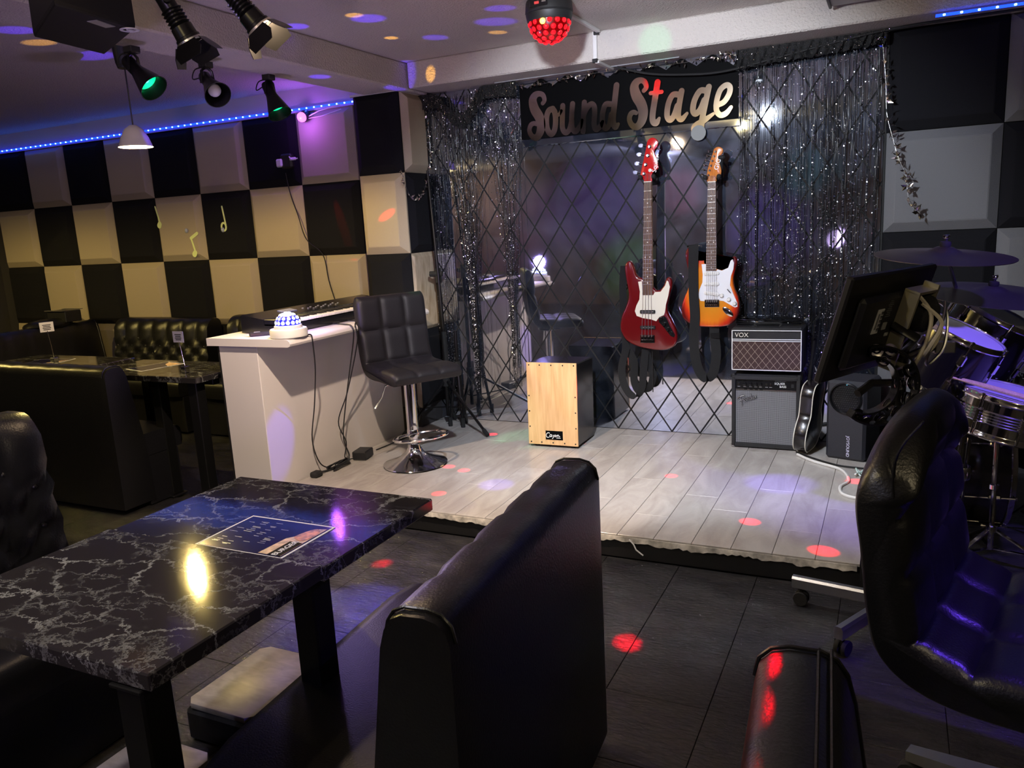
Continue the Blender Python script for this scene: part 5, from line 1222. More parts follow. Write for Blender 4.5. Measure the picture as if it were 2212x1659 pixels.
# ------------------------------------------------------------------ drums
def hoop(r, z, n=40): return [(r + 0.001, z - 0.008), (r + 0.006, z - 0.008), (r + 0.007, z - 0.004), (r + 0.004, z), (r + 0.004, z + 0.010), (r + 0.002, z + 0.014), (r - 0.002, z + 0.014), (r - 0.003, z + 0.008), (r + 0.001, z - 0.008)]
def drum(name, label, c, n, r, h, shell_m, lugs=6, ribs=False, head=drum_head, tube_lug=False):
    t = thing(name, label, 'drum', c); X = Matrix.Translation(c) @ frame_to(n)
    pr = [(0, 0.002), (r - 0.004, 0.002), (r, 0.0)]
    if ribs:
        for k in range(5):
            z = h / 2 - 0.020 + 0.010 * k; pr += [(r, z - 0.004), (r + 0.004, z), (r, z + 0.004)]
    pr += [(r, h), (r - 0.004, h)]
    M().lathe(pr, 48, X).obj('shell', shell_m, t, smooth=30)
    M().lathe([(r - 0.003, h + 0.004), (r - 0.004, h + 0.006), (0, h + 0.006)], 48, X).obj('drum_head', head, t)
    for z, nm in ((h, 'hoop'), (-0.006, 'hoop')): M().lathe(hoop(r, z), 48, X).obj(nm, chrome, t, smooth=40)
    for k in range(lugs):
        a = 2 * pi * (k + 0.35) / lugs; Y = X @ Matrix.Rotation(a, 4, 'Z')
        m = M()
        if tube_lug: m.box((r + 0.010, 0, h / 2), (0.016, 0.014, 0.055), 0.005, T=Y)
        else:
            m.box((r + 0.010, 0, h - 0.06), (0.016, 0.020, 0.05), 0.007, T=Y)
            m.box((r + 0.010, 0, 0.05), (0.016, 0.020, 0.05), 0.007, T=Y)
        m.tube([(r + 0.011, 0, -0.006), (r + 0.011, 0, h - 0.03)], 0.0032, 6, T=Y)
        m.tube([(r + 0.010, 0, h - 0.05), (r + 0.010, 0, h + 0.016)], 0.0032, 6, T=Y); m.lathe([(0.006, 0), (0.006, 0.006), (0, 0.008)], 8, Y @ Matrix.Translation((r + 0.010, 0, h + 0.012)))
        if tube_lug: m.tube([(r + 0.010, 0, -0.006), (r + 0.010, 0, h)], 0.0032, 6, T=Y)
        m.obj('lug', chrome, t)
    return t, X
sn, SX = drum('snare_drum', 'chrome snare drum with two sticks on it at the right edge', (0.375, 3.325, 0.535), (0.22, -0.02, 0.97), 0.178, 0.125, chrome, 8, True, tube_lug=True)
m = M(); m.box((0, -0.1805, 0.045), (0.062, 0.004, 0.020), 0.001, T=SX @ Matrix.Rotation(radians(-42), 4, 'Z')); nm = m.obj('badge', sign_black, sn, smooth=None)
text_obj('badge_text', 'MAXTONE', 0.012, silver_print, sn, SX @ Matrix.Rotation(radians(-42), 4, 'Z') @ Matrix.Translation((0, -0.183, 0.045)) @ Matrix.Rotation(pi / 2, 4, 'X'))
m = M(); m.box((-0.186, 0, 0.06), (0.012, 0.03, 0.09), 0.005, T=SX @ Matrix.Rotation(radians(30), 4, 'Z'))
m.box((-0.20, 0, 0.085), (0.03, 0.012, 0.012), 0.004, T=SX @ Matrix.Rotation(radians(30), 4, 'Z')); m.obj('strainer', chrome, sn)
sn_n = Vector((0.22, -0.02, 0.97)).normalized(); sn_c = Vector((0.375, 3.325, 0.535)) + sn_n * 0.148
def on_head(x, y, h=0.0): return Vector((x, y, sn_c.z - (sn_n.x * (x - sn_c.x) + sn_n.y * (y - sn_c.y)) / sn_n.z + h))
for k, (lab, off) in enumerate((('pale wooden drumstick lying across the snare, upper of the pair', 0.0), ('pale wooden drumstick lying across the snare, lower of the pair', -0.026))):
    p0 = on_head(0.205, 3.29 + off, 0.006); p1 = on_head(0.60, 3.17 + off, 0.006); t = thing('drumstick', lab, 'drumstick', p0)
    d = p1 - p0
    M().tube([p0, p0 + d * 0.012, p0 + d * 0.03, p0 + d * 0.05, p0 + d * 0.25, p0 + d * 0.98, p1], [0.002, 0.0048, 0.0048, 0.0034, 0.0068, 0.0072, 0.004], 10).obj('shaft', stick_wood, t)
def tripod(t, c, ztop, rr, zh, r=0.010, mtl=chrome, a0=0.4):
    c = Vector(c); M().tube([c + Vector((0, 0, 0.05)), c + Vector((0, 0, ztop))], r, 10).obj('tube', mtl, t)
    M().lathe([(r + 0.002, 0), (r + 0.008, 0.004), (r + 0.008, 0.02), (r + 0.002, 0.024)], 14, Matrix.Translation(c + Vector((0, 0, zh + 0.17)))).obj('collar', mtl, t)
    M().lathe([(r + 0.002, 0), (r + 0.010, 0.003), (r + 0.010, 0.025), (r + 0.002, 0.028)], 14, Matrix.Translation(c + Vector((0, 0, zh)))).obj('collar', mtl, t)
    for k in range(3):
        a = a0 + 2 * pi * k / 3; d = Vector((cos(a), sin(a), 0))
        lo = M().ribbon([c + d * 0.012 + Vector((0, 0, zh + 0.012)), c + d * rr + Vector((0, 0, 0.012))], 0.016, nrm=Vector((-d.y, d.x, 0)), th=0.003).obj('leg', mtl, t)
        M().sphere(c + d * rr + Vector((0, 0, 0.011)), 0.012, 8, 6).obj('foot_cap', rubber, lo)
        M().ribbon([c + d * 0.012 + Vector((0, 0, 0.055)), c + d * rr * 0.55 + Vector((0, 0, zh * 0.47))], 0.013, nrm=Vector((-d.y, d.x, 0)), th=0.002).obj('brace', mtl, t)
t = thing('snare_stand', 'chrome tripod stand carrying the snare drum at the right edge', 'drum stand', (0.372, 3.335, 0)); tripod(t, (0.372, 3.335, 0), 0.50, 0.23, 0.12, a0=-2.4)
for k in range(3):
    a = 2 * pi * k / 3 + 0.3; m = M(); p = Vector((0.375, 3.33, 0.49)); q = SX @ Vector((0.16 * cos(a), 0.16 * sin(a), -0.022)); m.tube([p, q, SX @ Vector((0.190 * cos(a), 0.190 * sin(a), -0.01))], 0.006, 8); m.obj('basket_arm', chrome, t)
t = thing('hi_hat_stand', 'chrome pedal stand with two rods left of the snare drum stand', 'drum stand', (0.245, 3.40, 0))
m = M(); m.tube([(0.225, 3.40, 0.02), (0.262, 3.40, 0.45), (0.28, 3.40, 0.68)], 0.010, 8); m.tube([(0.265, 3.43, 0.02), (0.29, 3.43, 0.46)], 0.008, 8); m.obj('tube', chrome, t)
m = M(); m.lathe([(0.03, 0), (0.034, 0.01), (0.034, 0.04), (0.03, 0.05)], 14, Matrix.Translation((0.27, 3.41, 0.30))); m.tube([(0.20, 3.38, 0.335), (0.31, 3.42, 0.33)], 0.004, 6); m.obj('clutch', chrome, t)
M().box((0.25, 3.33, 0.02), (0.08, 0.26, 0.012), 0.003, rot=Matrix.Rotation(0.12, 4, 'X')).obj('pedal', chrome, t, smooth=None)
n1 = Vector((0.43, -0.10, 0.89)).normalized()
tc1 = Vector((0.245, 3.40, 0.872))
drum('tom_drum', 'left of two small black toms tilted to the right beneath the crash cymbal', tc1 - n1 * 0.215, n1, 0.150, 0.215, black_gloss, 6)
n2 = Vector((0.47, -0.09, 0.87)).normalized(); tc2 = Vector((0.40, 3.80, 0.890))
drum('tom_drum', 'right of two small black toms, further back and cut by the right edge', tc2 - n2 * 0.22, n2, 0.168, 0.22, black_gloss, 6)
t, BX_ = drum('bass_drum', 'large black bass drum lying on its side beneath the two toms', (0.07, 3.72, 0.285), (1, 0.08, 0.0), 0.270, 0.36, black_gloss, 8, head=mat('black_head', (0.015, 0.015, 0.02), 0.3))
m = M(); m.tube([(0.26, 3.70, 0.55), (0.27, 3.66, 0.72), (0.30, 3.62, 0.80)], 0.012, 8); m.tube([(0.20, 3.62, 0.78), (0.40, 3.68, 0.80)], 0.010, 8); m.obj('tom_mount', chrome, t)
m = M()
for s in (-1, 1): m.tube([(0.16, 3.72 + s * 0.24, 0.16), (0.10, 3.72 + s * 0.34, 0.012)], 0.008, 8)
m.obj('spur', chrome, t)
t, _ = drum('floor_tom', 'grey-headed black floor tom at the far right edge', (0.66, 4.02, 0.24), (0.05, -0.06, 1), 0.20, 0.38, black_gloss, 6, head=mat('grey_head', (0.30, 0.29, 0.34), 0.5))
for a in (0.6, 2.7, 4.8):
    M().tube([(0.66 + 0.225 * cos(a), 4.02 + 0.225 * sin(a), 0.0), (0.66 + 0.225 * cos(a), 4.02 + 0.225 * sin(a), 0.46)], 0.008, 8).obj('leg', chrome, t)
t = thing('drum_throne', 'round grey drummer stool in front of the floor tom', 'stool', (0.60, 3.62, 0))
M().lathe([(0, 0.0), (0.13, 0), (0.14, 0.01), (0.145, 0.03), (0.14, 0.055), (0.12, 0.065), (0, 0.068)], 32, Matrix.Translation((0.60, 3.62, 0.50))).obj('seat', mat('grey_vinyl_seat', (0.10, 0.095, 0.11), 0.5), t)
tripod(t, (0.60, 3.62, 0), 0.50, 0.20, 0.2, 0.012)
def cymbal(label, c, n, r, mtl, foot):
    c = Vector(c); t = thing('cymbal', label, 'cymbal', c); X = Matrix.Translation(c) @ frame_to(n)
    M().lathe([(r, -0.002), (r, 0.0), (r * 0.6, 0.012), (r * 0.25, 0.018), (r * 0.20, 0.024), (r * 0.12, 0.034), (0.008, 0.038), (0.008, 0.034), (r * 0.12, 0.030), (r * 0.25, 0.014), (r, -0.002)], 56, X).obj('plate', mtl, t)
    M().lathe([(0, 0.070), (0.006, 0.070), (0.006, 0.056), (0.018, 0.054), (0.020, 0.044), (0.018, 0.036), (0.0, 0.036)], 16, X).obj('felt', rubber, t)
    m = M(); m.box((0, 0, 0.074), (0.034, 0.006, 0.012), 0.003, T=X); m.sphere((0, 0, 0.070), 0.010, 10, 6, T=X); m.obj('wing_nut', chrome, t)
    f = Vector(foot); s = thing('cymbal_stand', label.replace('cymbal', 'stand under the cymbal').replace('wide', 'chrome').replace('near-black', 'second chrome'), 'drum stand', f)
    top = X @ Vector((0, 0, 0.03))
    tripod(s, f, 0.62, 0.26, 0.25, 0.011)
    M().tube([f + Vector((0, 0, 0.60)), Vector((f.x, f.y, 0.75)), top], 0.008, 8).obj('upper_tube', chrome, s)
cymbal('wide grey crash cymbal nearly edge-on against the wall pads', (0.165, 3.375, 1.165), (0.07, -0.075, 0.99), 0.238, cymbal_m, (0.33, 4.30, 0))
cymbal('near-black ride cymbal low at the right edge behind the toms', (0.36, 3.72, 0.985), (0.10, -0.09, 0.98), 0.27, grey_bronze, (0.98, 4.10, 0))
# ------------------------------------------------------------------ sign, tinsel, garlands
def stroke_mesh(strokes, res=0.003):
    """union of round-ended strokes [(points, radii)] as clean contours (2D), returns verts, faces"""
    segs = []
    for P, R in strokes:
        Q = catmull([(p[0], p[1], r) for p, r in zip(P, R)], 6, False)
        for a, b in zip(Q, Q[1:]): segs.append((a.x, a.y, a.z, b.x, b.y, b.z))
    A = np.array(segs)
    mx = A[:, [2, 5]].max() + 2 * res
    x0, x1 = A[:, [0, 3]].min() - mx, A[:, [0, 3]].max() + mx; y0, y1 = A[:, [1, 4]].min() - mx, A[:, [1, 4]].max() + mx
    nx, ny = int((x1 - x0) / res) + 2, int((y1 - y0) / res) + 2
    gx = x0 + np.arange(nx) * res; gy = y0 + np.arange(ny) * res
    GX, GY_ = np.meshgrid(gx, gy, indexing='ij'); F = np.full(GX.shape, 9.0)
    for ax, ay, ar, bx, by, br in A:
        dx, dy = bx - ax, by - ay; L2 = dx * dx + dy * dy + 1e-12
        t = np.clip(((GX - ax) * dx + (GY_ - ay) * dy) / L2, 0, 1)
        F = np.minimum(F, np.hypot(GX - ax - t * dx, GY_ - ay - t * dy) - (ar + (br - ar) * t))
    vid = {}; V = []; faces = []
    def vert(key, p):
        if key not in vid: vid[key] = len(V); V.append(p)
        return vid[key]
    for i in range(nx - 1):
        for j in range(ny - 1):
            c = ((i, j), (i + 1, j), (i + 1, j + 1), (i, j + 1)); f = [F[q] for q in c]
            if min(f) >= 0: continue
            poly = []
            for k in range(4):
                a, b = c[k], c[(k + 1) % 4]; fa, fb = f[k], f[(k + 1) % 4]
                if fa < 0: poly.append(vert(a, (gx[a[0]], gy[a[1]])))
                if (fa < 0) != (fb < 0):
                    t = fa / (fa - fb); t = min(max(t, .02), .98); key = (min(a, b), max(a, b))
                    poly.append(vert(key, (gx[a[0]] + (gx[b[0]] - gx[a[0]]) * t, gy[a[1]] + (gy[b[1]] - gy[a[1]]) * t)))
            if len(poly) >= 3: faces.append(tuple(poly))
    return V, faces
def solid_letter(name, strokes, mtl, parent, y, depth, res=0.003):
    V, Fc = stroke_mesh(strokes, res)
    m = M(); n = len(V); vs = [(x, y, z) for x, z in V] + [(x, y + depth, z) for x, z in V]
    cnt = {}
    for f in Fc:
        for a, b in zip(f, f[1:] + f[:1]): cnt[(a, b)] = cnt.get((a, b), 0) + 1
    fs = list(Fc) + [tuple(i + n for i in reversed(f)) for f in Fc]
    for (a, b) in cnt:
        if (b, a) not in cnt: fs.append((b, a, a + n, b + n))
    m.add(vs, fs); return m.obj(name, mtl, parent, smooth=None)
sign = thing('wall_sign', 'black sign with gold mirror script lettering across the top of the mirror wall', 'sign', (-1.41, 4.5, 1.86))
zig = [(-2.045, 1.858), (-0.772, 1.848)]
top = [(-0.772, 2.13), (-0.83, 2.13)]
xz = -0.83
pts = []
k = 0
while xz > -2.04:
    pts.append((xz, 2.195 if k % 2 else 2.145)); xz -= 0.083; k += 1
prof = zig + [(-0.772, 2.10)] + pts + [(-2.045, 2.17)]
m = M(); m.slab(prof, 0.006, T=Matrix(((1, 0, 0, 0), (0, 0, -1, 4.520), (0, 1, 0, 0), (0, 0, 0, 1)))); m.obj('board', sign_black, sign, smooth=None)
m = M(); m.box((-1.405, 4.512, 1.834), (1.28, 0.008, 0.040), 0.003); m.obj('mirror_strip', mirror_m, sign, smooth=None)
m = M(); m.box((-0.765, 4.512, 1.98), (0.020, 0.008, 0.25), 0.003); m.obj('mirror_strip', mirror_m, sign, smooth=None)
def st(P, w, r0=None, r1=None):
    R = [w] * len(P)
    if r0 is not None: R[0] = r0
    if r1 is not None: R[-1] = r1
    return ([(a / 1000, b / 1000) for a, b in P], [r / 1000 for r in R])
LET = [
 ('S', [([(a / 1000, b / 1000) for a, b in [(-1892, 2050), (-1880, 2066), (-1888, 2094), (-1912, 2105), (-1940, 2098), (-1955, 2070), (-1945, 2022), (-1918, 1975), (-1908, 1930), (-1918, 1888), (-1942, 1862), (-1970, 1872), (-1985, 1905), (-1974, 1935), (-1952, 1943), (-1938, 1936)]], [.010, .011, .012, .013, .017, .021, .024, .024, .023, .020, .016, .013, .012, .012, .011, .009])]),
 ('o', [st([(-1830, 2012), (-1856, 2004), (-1872, 1965), (-1870, 1905), (-1848, 1872), (-1826, 1890), (-1815, 1940), (-1818, 1990), (-1832, 2012)], 14), st([(-1830, 2010), (-1818, 1975), (-1795, 1975), (-1778, 1995)], 8)]),
 ('u', [st([(-1767, 2022), (-1772, 1960), (-1774, 1900), (-1756, 1872), (-1732, 1886), (-1716, 1930)], 13), st([(-1706, 2026), (-1714, 1960), (-1714, 1900), (-1696, 1872), (-1668, 1896), (-1652, 1930)], 13, r1=8)]),
 ('n', [st([(-1634, 2026), (-1642, 1950), (-1648, 1868)], 13), st([(-1644, 1930), (-1626, 1985), (-1596, 2012), (-1576, 2000), (-1574, 1960), (-1580, 1905), (-1570, 1872), (-1546, 1884), (-1528, 1910)], 13, r0=7, r1=8)]),
 ('d', [st([(-1478, 2000), (-1508, 2000), (-1526, 1955), (-1528, 1900), (-1510, 1872), (-1488, 1892), (-1474, 1944)], 13), st([(-1440, 2096), (-1456, 1990), (-1466, 1910), (-1454, 1874), (-1436, 1888)], 14, r1=8)]),
 ('S', [([(a / 1000, b / 1000) for a, b in [(-1284, 2050), (-1270, 2066), (-1278, 2094), (-1300, 2106), (-1326, 2098), (-1338, 2070), (-1326, 2026), (-1300, 1980), (-1290, 1935), (-1300, 1890), (-1326, 1864), (-1354, 1872), (-1370, 1905), (-1362, 1934), (-1344, 1942), (-1330, 1936)]], [.010, .011, .012, .013, .017, .021, .024, .024, .023, .020, .016, .013, .012, .012, .011, .009])]),
 ('t', [st([(-1206, 2084), (-1222, 2000), (-1236, 1925), (-1236, 1884), (-1218, 1872), (-1200, 1895)], 14, r1=7), st([(-1246, 2032), (-1184, 2032)], 9)]),
 ('a', [st([(-1094, 2008), (-1124, 2008), (-1148, 1965), (-1156, 1905), (-1140, 1880), (-1118, 1900), (-1098, 1950)], 13), st([(-1074, 2024), (-1090, 1945), (-1094, 1895), (-1076, 1878), (-1046, 1905)], 13, r1=7)]),
 ('g', [st([(-948, 2012), (-976, 2012), (-1004, 1970), (-1014, 1920), (-1000, 1898), (-974, 1918), (-952, 1964)], 13), st([(-928, 2028), (-946, 1950), (-964, 1870), (-972, 1815), (-988, 1792), (-1008, 1806), (-1002, 1836), (-956, 1858), (-905, 1888)], 13, r1=7)]),
 ('e', [st([(-890, 1930), (-850, 1942), (-822, 1980), (-818, 2014), (-838, 2026), (-868, 2005), (-886, 1955), (-888, 1905), (-868, 1878), (-838, 1884), (-812, 1912)], 12, r1=8)])]
for nm, S in LET:
    S = [(p, [q * 1.2 for q in r]) for p, r in S]
    solid_letter('letter', S, sign_mirror, sign, 4.498, 0.010)
m = M(); m.lathe([(0, 0), (0.040, 0), (0.041, 0.003), (0.040, 0.006), (0, 0.006)], 32, Matrix.Translation((-0.985, 4.502, 1.797)) @ Matrix.Rotation(pi / 2, 4, 'X')); 
m.obj('round_spacer', mat('frosted_disc', (0.20, 0.21, 0.20), 0.55), sign)

def tinsel(name, label, x0, x1, z0, z1, n, y, bundles=(), seed=1):
    r2 = random.Random(seed); m = M(); vs = []; fs = []
    for i in range(n):
        x = x0 + (x1 - x0) * r2.random(); zt = z1 + r2.uniform(-0.01, 0.01); zb = z0(x, r2) if callable(z0) else z0 + r2.uniform(-0.03, 0.05)
        bx = None
        for b, rad, zc, pr in bundles:
            if abs(x - b) < rad and r2.random() < pr: bx = (b, zc); break
        yy = y + r2.uniform(-0.012, 0.012); ph = r2.uniform(0, 6); step = 0.024; z = zt; w = 0.0008; prev = None
        while z > zb:
            f = 0
            xx = x
            if bx:
                q = min(1, max(0, (zt - z) / (zt - bx[1]))); q = q * q * (3 - 2 * q); xx = x + (bx[0] - x) * q * 0.90
            a = ph + z * 6 + r2.uniform(-0.2, 0.2)
            dx, dy = w * cos(a), w * sin(a); o = len(vs)
            vs += [(xx - dx, yy - dy, z), (xx + dx, yy + dy, z)]
            if prev is not None: fs.append((prev, prev + 1, o + 1, o))
            prev = o; z -= step
    nst = len(fs)
    # loose glitter dots that catch the light along the strands
    for i in range(int(n * 15)):
        x = x0 + (x1 - x0) * r2.random(); zb = z0(x, r2) if callable(z0) else z0
        z = zb + (z1 - zb) * r2.random() ** 1.2; xx = x
        for b, rad, zc, pr in bundles:
            if abs(x - b) < rad:
                q = min(1, max(0, (z1 - z) / (z1 - zc))); q = q * q * (3 - 2 * q); xx = x + (b - x) * q * 0.9
        yy = y - 0.006 + r2.uniform(-0.012, 0.012); s = r2.uniform(0.0020, 0.0044)
        u = Vector((r2.gauss(0, 1), r2.gauss(0, 0.5), r2.gauss(0, 1))).normalized() * s; v = u.cross(Vector((r2.gauss(0, 1), 1, r2.gauss(0, 1)))).normalized() * s; o = len(vs); c = Vector((xx, yy, z))
        vs += [tuple(c - u), tuple(c + v), tuple(c + u), tuple(c - v)]; fs.append((o, o + 1, o + 2, o + 3))
    t = thing(name, label, 'curtain', ((x0 + x1) / 2, y, z1))
    m.add(vs, fs[:nst]); stuff(m.obj('strands', glitter, t, smooth=None, fix=False)); stuff(M().add(vs, fs[nst:]).obj('glitter', glitter_dot, t, smooth=None, fix=False)); return t
def valance(t, P, h, y, seed=3, drop=0.05):
    """gathered lace along the top: P = [(x, ztop, depth)]"""
    r2 = random.Random(seed); Q = catmull([(p[0], p[1], p[2]) for p in P], 26, False); rings = []
    for i, q in enumerate(Q):
        a = i * 1.3; ring = []
        for k in range(7):
            f = k / 6; ring.append((q.x + 0.006 * sin(a * 0.7 + k), y - 0.016 * sin(a + k * 0.5) * (0.4 + f) - 0.008, q.y - q.z * f))
        rings.append(ring)
    m = M(); n = len(rings); vs = [p for r in rings for p in r]; fs = []
    for i in range(n - 1):
        for k in range(6): fs.append((i * 7 + k, i * 7 + k + 1, i * 7 + 8 + k, i * 7 + 7 + k))
    m.add(vs, fs); m.obj('lace', lace, t, smooth=80, fix=False)
    vs = []; fs = []
    for i in range(len(Q) * 5):
        q = Q[int(r2.random() * len(Q))]; f = r2.random(); s = r2.uniform(0.001, 0.0024); c = Vector((q.x + r2.uniform(-.01, .01), y - 0.036 + r2.uniform(-.004, .004), q.y - q.z * f)); u = Vector((r2.gauss(0, 1), r2.gauss(0, .5), r2.gauss(0, 1))).normalized() * s; v = u.cross(Vector((r2.gauss(0, 1), 1, r2.gauss(0, 1)))).normalized() * s; o = len(vs)
        vs += [tuple(c - u), tuple(c + v), tuple(c + u), tuple(c - v)]; fs.append((o, o + 1, o + 2, o + 3))
    stuff(M().add(vs, fs).obj('sequins', foil, t, smooth=None, fix=False))
def zl(x, r2):
    return 1.72 + r2.uniform(-0.02, 0.05) if -2.36 < x < -2.02 and r2.random() < 0.35 else 0.28 + r2.uniform(0, 0.25)
tl = tinsel('tinsel_curtain', 'black glitter string curtain with two gathered bundles at the left end of the mirror', -2.70, -2.04, zl, 2.16, 230, 4.492, [(-2.43, 0.16, 0.75, 0.8), (-2.16, 0.15, 0.75, 0.75)], 4)
valance(tl, [(-2.72, 2.18, 0.09), (-2.58, 2.17, 0.08), (-2.52, 2.10, 0.07), (-2.42, 2.045, 0.09), (-2.34, 2.10, 0.08), (-2.28, 2.18, 0.08), (-2.15, 2.18, 0.07), (-2.05, 2.19, 0.09)], 0.1, 4.47, 3)
tr = tinsel('tinsel_curtain', 'wide black glitter string curtain hanging over the right part of the mirror', -0.775, -0.085, lambda x, r: 0.55 + r.uniform(-0.1, 0.15), 2.17, 250, 4.492, [(-0.68, 0.03, 1.6, 0.5), (-0.60, 0.02, 1.6, 0.5), (-0.40, 0.03, 1.6, 0.5), (-0.25, 0.02, 1.6, 0.5), (-0.14, 0.02, 1.6, 0.5)], 9)
valance(tr, [(-0.78, 2.185, 0.10), (-0.6, 2.185, 0.085), (-0.4, 2.185, 0.08), (-0.2, 2.185, 0.07), (-0.07, 2.185, 0.06)], 0.1, 4.47, 5)
def garland(label, P, n, y_out=(0, -1, 0), seed=2, size=0.014, mtl=foil):
    r2 = random.Random(seed); Q = catmull(P, 12, False)
    t = thing('foil_garland', label, 'garland', Q[0]); M().tube(Q, 0.0006, 5).obj('wire', steel, t)
    vs = []; fs = []
    for i in range(n):
        q = Q[int(r2.random() * (len(Q) - 1))]; s = size * r2.uniform(0.6, 1.2)
        d = Vector((r2.gauss(0, 1), r2.gauss(0, 0.5), r2.gauss(0, 1))).normalized(); c = q + d * s * 1.0
        u = d * s; v = d.cross(Vector((r2.gauss(0, 1), r2.gauss(0, 1), r2.gauss(0, 1)))).normalized() * s * 0.48; o = len(vs)
        vs += [tuple(c - u), tuple(c - u * 0.2 + v), tuple(c + u), tuple(c - u * 0.2 - v), tuple(c + d.cross(v) * 0.2)]
        fs += [(o, o + 1, o + 4), (o + 1, o + 2, o + 4), (o + 2, o + 3, o + 4), (o + 3, o, o + 4)]
    stuff(M().add(vs, fs).obj('leaves', mtl, t, smooth=None, fix=False)); return t
garland('silver foil leaf garland along the top of the black sign', [(-2.05, 4.47, 2.165), (-1.9, 4.46, 2.15), (-1.7, 4.46, 2.165), (-1.5, 4.46, 2.17), (-1.3, 4.46, 2.165), (-1.1, 4.46, 2.16), (-0.9, 4.46, 2.165), (-0.78, 4.47, 2.17)], 130, seed=5)
garland('silver foil garland looping down the pillar side left of the mirror', [(-2.69, 4.16, 1.72), (-2.685, 4.21, 1.60), (-2.68, 4.26, 1.545), (-2.675, 4.33, 1.56), (-2.67, 4.40, 1.63), (-2.66, 4.46, 1.78), (-2.66, 4.47, 1.95), (-2.68, 4.48, 2.12)], 85, seed=8, size=0.013)
garland('silver foil garland dangling on the wall pad right of the mirror', [(-0.09, 4.46, 2.12), (-0.07, 4.45, 1.95), (-0.06, 4.44, 1.80), (-0.03, 4.44, 1.68), (0.0, 4.435, 1.58), (0.035, 4.435, 1.50), (0.045, 4.435, 1.42), (0.06, 4.435, 1.36), (0.105, 4.435, 1.31)], 95, seed=11, size=0.017)
m = M(); t = thing('hanging_cable', 'black cable sagging along the top of the sign towards the right beam', 'cable', (-1.45, 4.45, 2.18))
m.tube(catmull([(-1.44, 4.45, 2.19), (-1.25, 4.46, 2.13), (-1.05, 4.46, 2.10), (-0.85, 4.46, 2.09), (-0.6, 4.46, 2.12), (-0.3, 4.46, 2.16), (-0.06, 4.44, 2.18), (0.3, 4.43, 2.185), (0.9, 4.43, 2.185)], 6, False), 0.006, 6).obj('cable', rubber, t)

# music note stickers
def note(label, parts, ring=None):
    t = thing('music_note_sticker', label, 'sticker', (parts[0][0][0][0], 4.499, parts[0][0][0][1]))
    m = M()
    V = stroke_mesh(parts, 0.0025) if ring is None else stroke_mesh(parts + [ring], 0.0025)
    n = len(V[0]); vs = [(x, 4.4965, z) for x, z in V[0]] + [(x, 4.4995, z) for x, z in V[0]]; cnt = set()
    for f in V[1]:
        for a, b in zip(f, f[1:] + f[:1]): cnt.add((a, b))
    fs = list(V[1]) + [tuple(i + n for i in reversed(f)) for f in V[1]] + [(b, a, a + n, b + n) for a, b in cnt if (b, a) not in cnt]
    m.add(vs, fs).obj('cut_out', note_glow, t, smooth=None)
sc_ = 4.4985 / 4.44
def nq(x, z): return (x * sc_, 1.37 + (z - 1.37) * sc_)
note('pale green quarter-note sticker on the left beige wall pad', [([nq(-5.107, 1.641), nq(-5.075, 1.51)], [.006, .006]), ([nq(-5.088, 1.500), nq(-5.082, 1.510)], [.022, .020])])
note('pale green half-note sticker on the black wall pad', [([nq(-4.43, 1.605), nq(-4.412, 1.47)], [.006, .006])], ([nq(-4.412 - .022 + .022 * cos(a), 1.46 + .028 * sin(a)) for a in np.linspace(0, 2 * pi, 10)], [.007] * 10))
note('pale green eighth-note sticker low on the beige wall pad', [([nq(-4.708, 1.425), nq(-4.775, 1.392)], [.012, .012]), ([nq(-4.775, 1.392), nq(-4.745, 1.28)], [.007, .007]), ([nq(-4.760, 1.272), nq(-4.752, 1.282)], [.022, .020])])
for lab, x, z in (('small grey plastic wall clip left of the half-note sticker', -4.87, 1.45), ('small grey plastic wall clip below the half-note sticker', -4.50, 1.44)):
    t = thing('wall_clip', lab, 'clip', (x, 4.49, z)); M().sphere((x, 4.492, z), 0.013, 10, 6, sz=1.4).obj('cap', mat('pale_blue_plastic', (0.4, 0.45, 0.5), 0.4), t)
# little wired device on the black pad
t = thing('wired_device', 'small black device with white plugs stuck on the dark wall pad under the light strip', 'device', (-3.79, 4.49, 1.88))
m = M(); m.box((-3.81, 4.475, 1.875), (0.10, 0.045, 0.10), 0.012); m.obj('case', black_plastic, t)
m = M(); m.box((-3.86, 4.452, 1.865), (0.05, 0.03, 0.055), 0.008); m.obj('plug', white_plastic, t)
m = M(); m.box((-3.745, 4.455, 1.885), (0.05, 0.02, 0.02), 0.005); m.tube(catmull([(-3.77, 4.45, 1.90), (-3.74, 4.44, 1.88), (-3.70, 4.45, 1.885)], 5, False), 0.004, 6); m.obj('plug', white_plastic, t)
cord('thin black cable running down the wall pads from the small device', [(-3.85, 4.49, 1.80), (-3.83, 4.492, 1.66), (-3.78, 4.492, 1.50), (-3.73, 4.492, 1.34), (-3.60, 4.492, 1.23), (-3.57, 4.492, 1.05), (-3.53, 4.492, 0.9)], 0.0035)

# ------------------------------------------------------------------ LED strips
blue_led = emitter('blue_led', (0.08, 0.25, 1.0), 45.0)
led_tape = mat('led_tape', (0.02, 0.03, 0.10), 0.4, emit=(0.004, 0.03, 1.0), estr=5.0)
def led_strip(label, x0, x1, y, z, n):
    t = thing('led_strip', label, 'light strip', (x0, y, z))
    M().box(((x0 + x1) / 2, y + 0.004, z), (x1 - x0, 0.004, 0.012)).obj('tape', led_tape, t, smooth=None)
    lm = M().box((0, 0, 0), (0.010, 0.006, 0.008), 0.002).mesh('led', None); lm.materials.append(blue_led)
    for k in range(n): link_mesh('led', lm, t, (x0 + (x1 - x0) * (k + 0.5) / n, y, z))
led_strip('long blue LED strip along the top of the chequered wall pads at left', -7.1, -3.20, 4.485, 2.205, 62)
led_strip('short blue LED strip under the beam at the top right corner', 0.125, 1.2, 4.236, 2.172, 16)
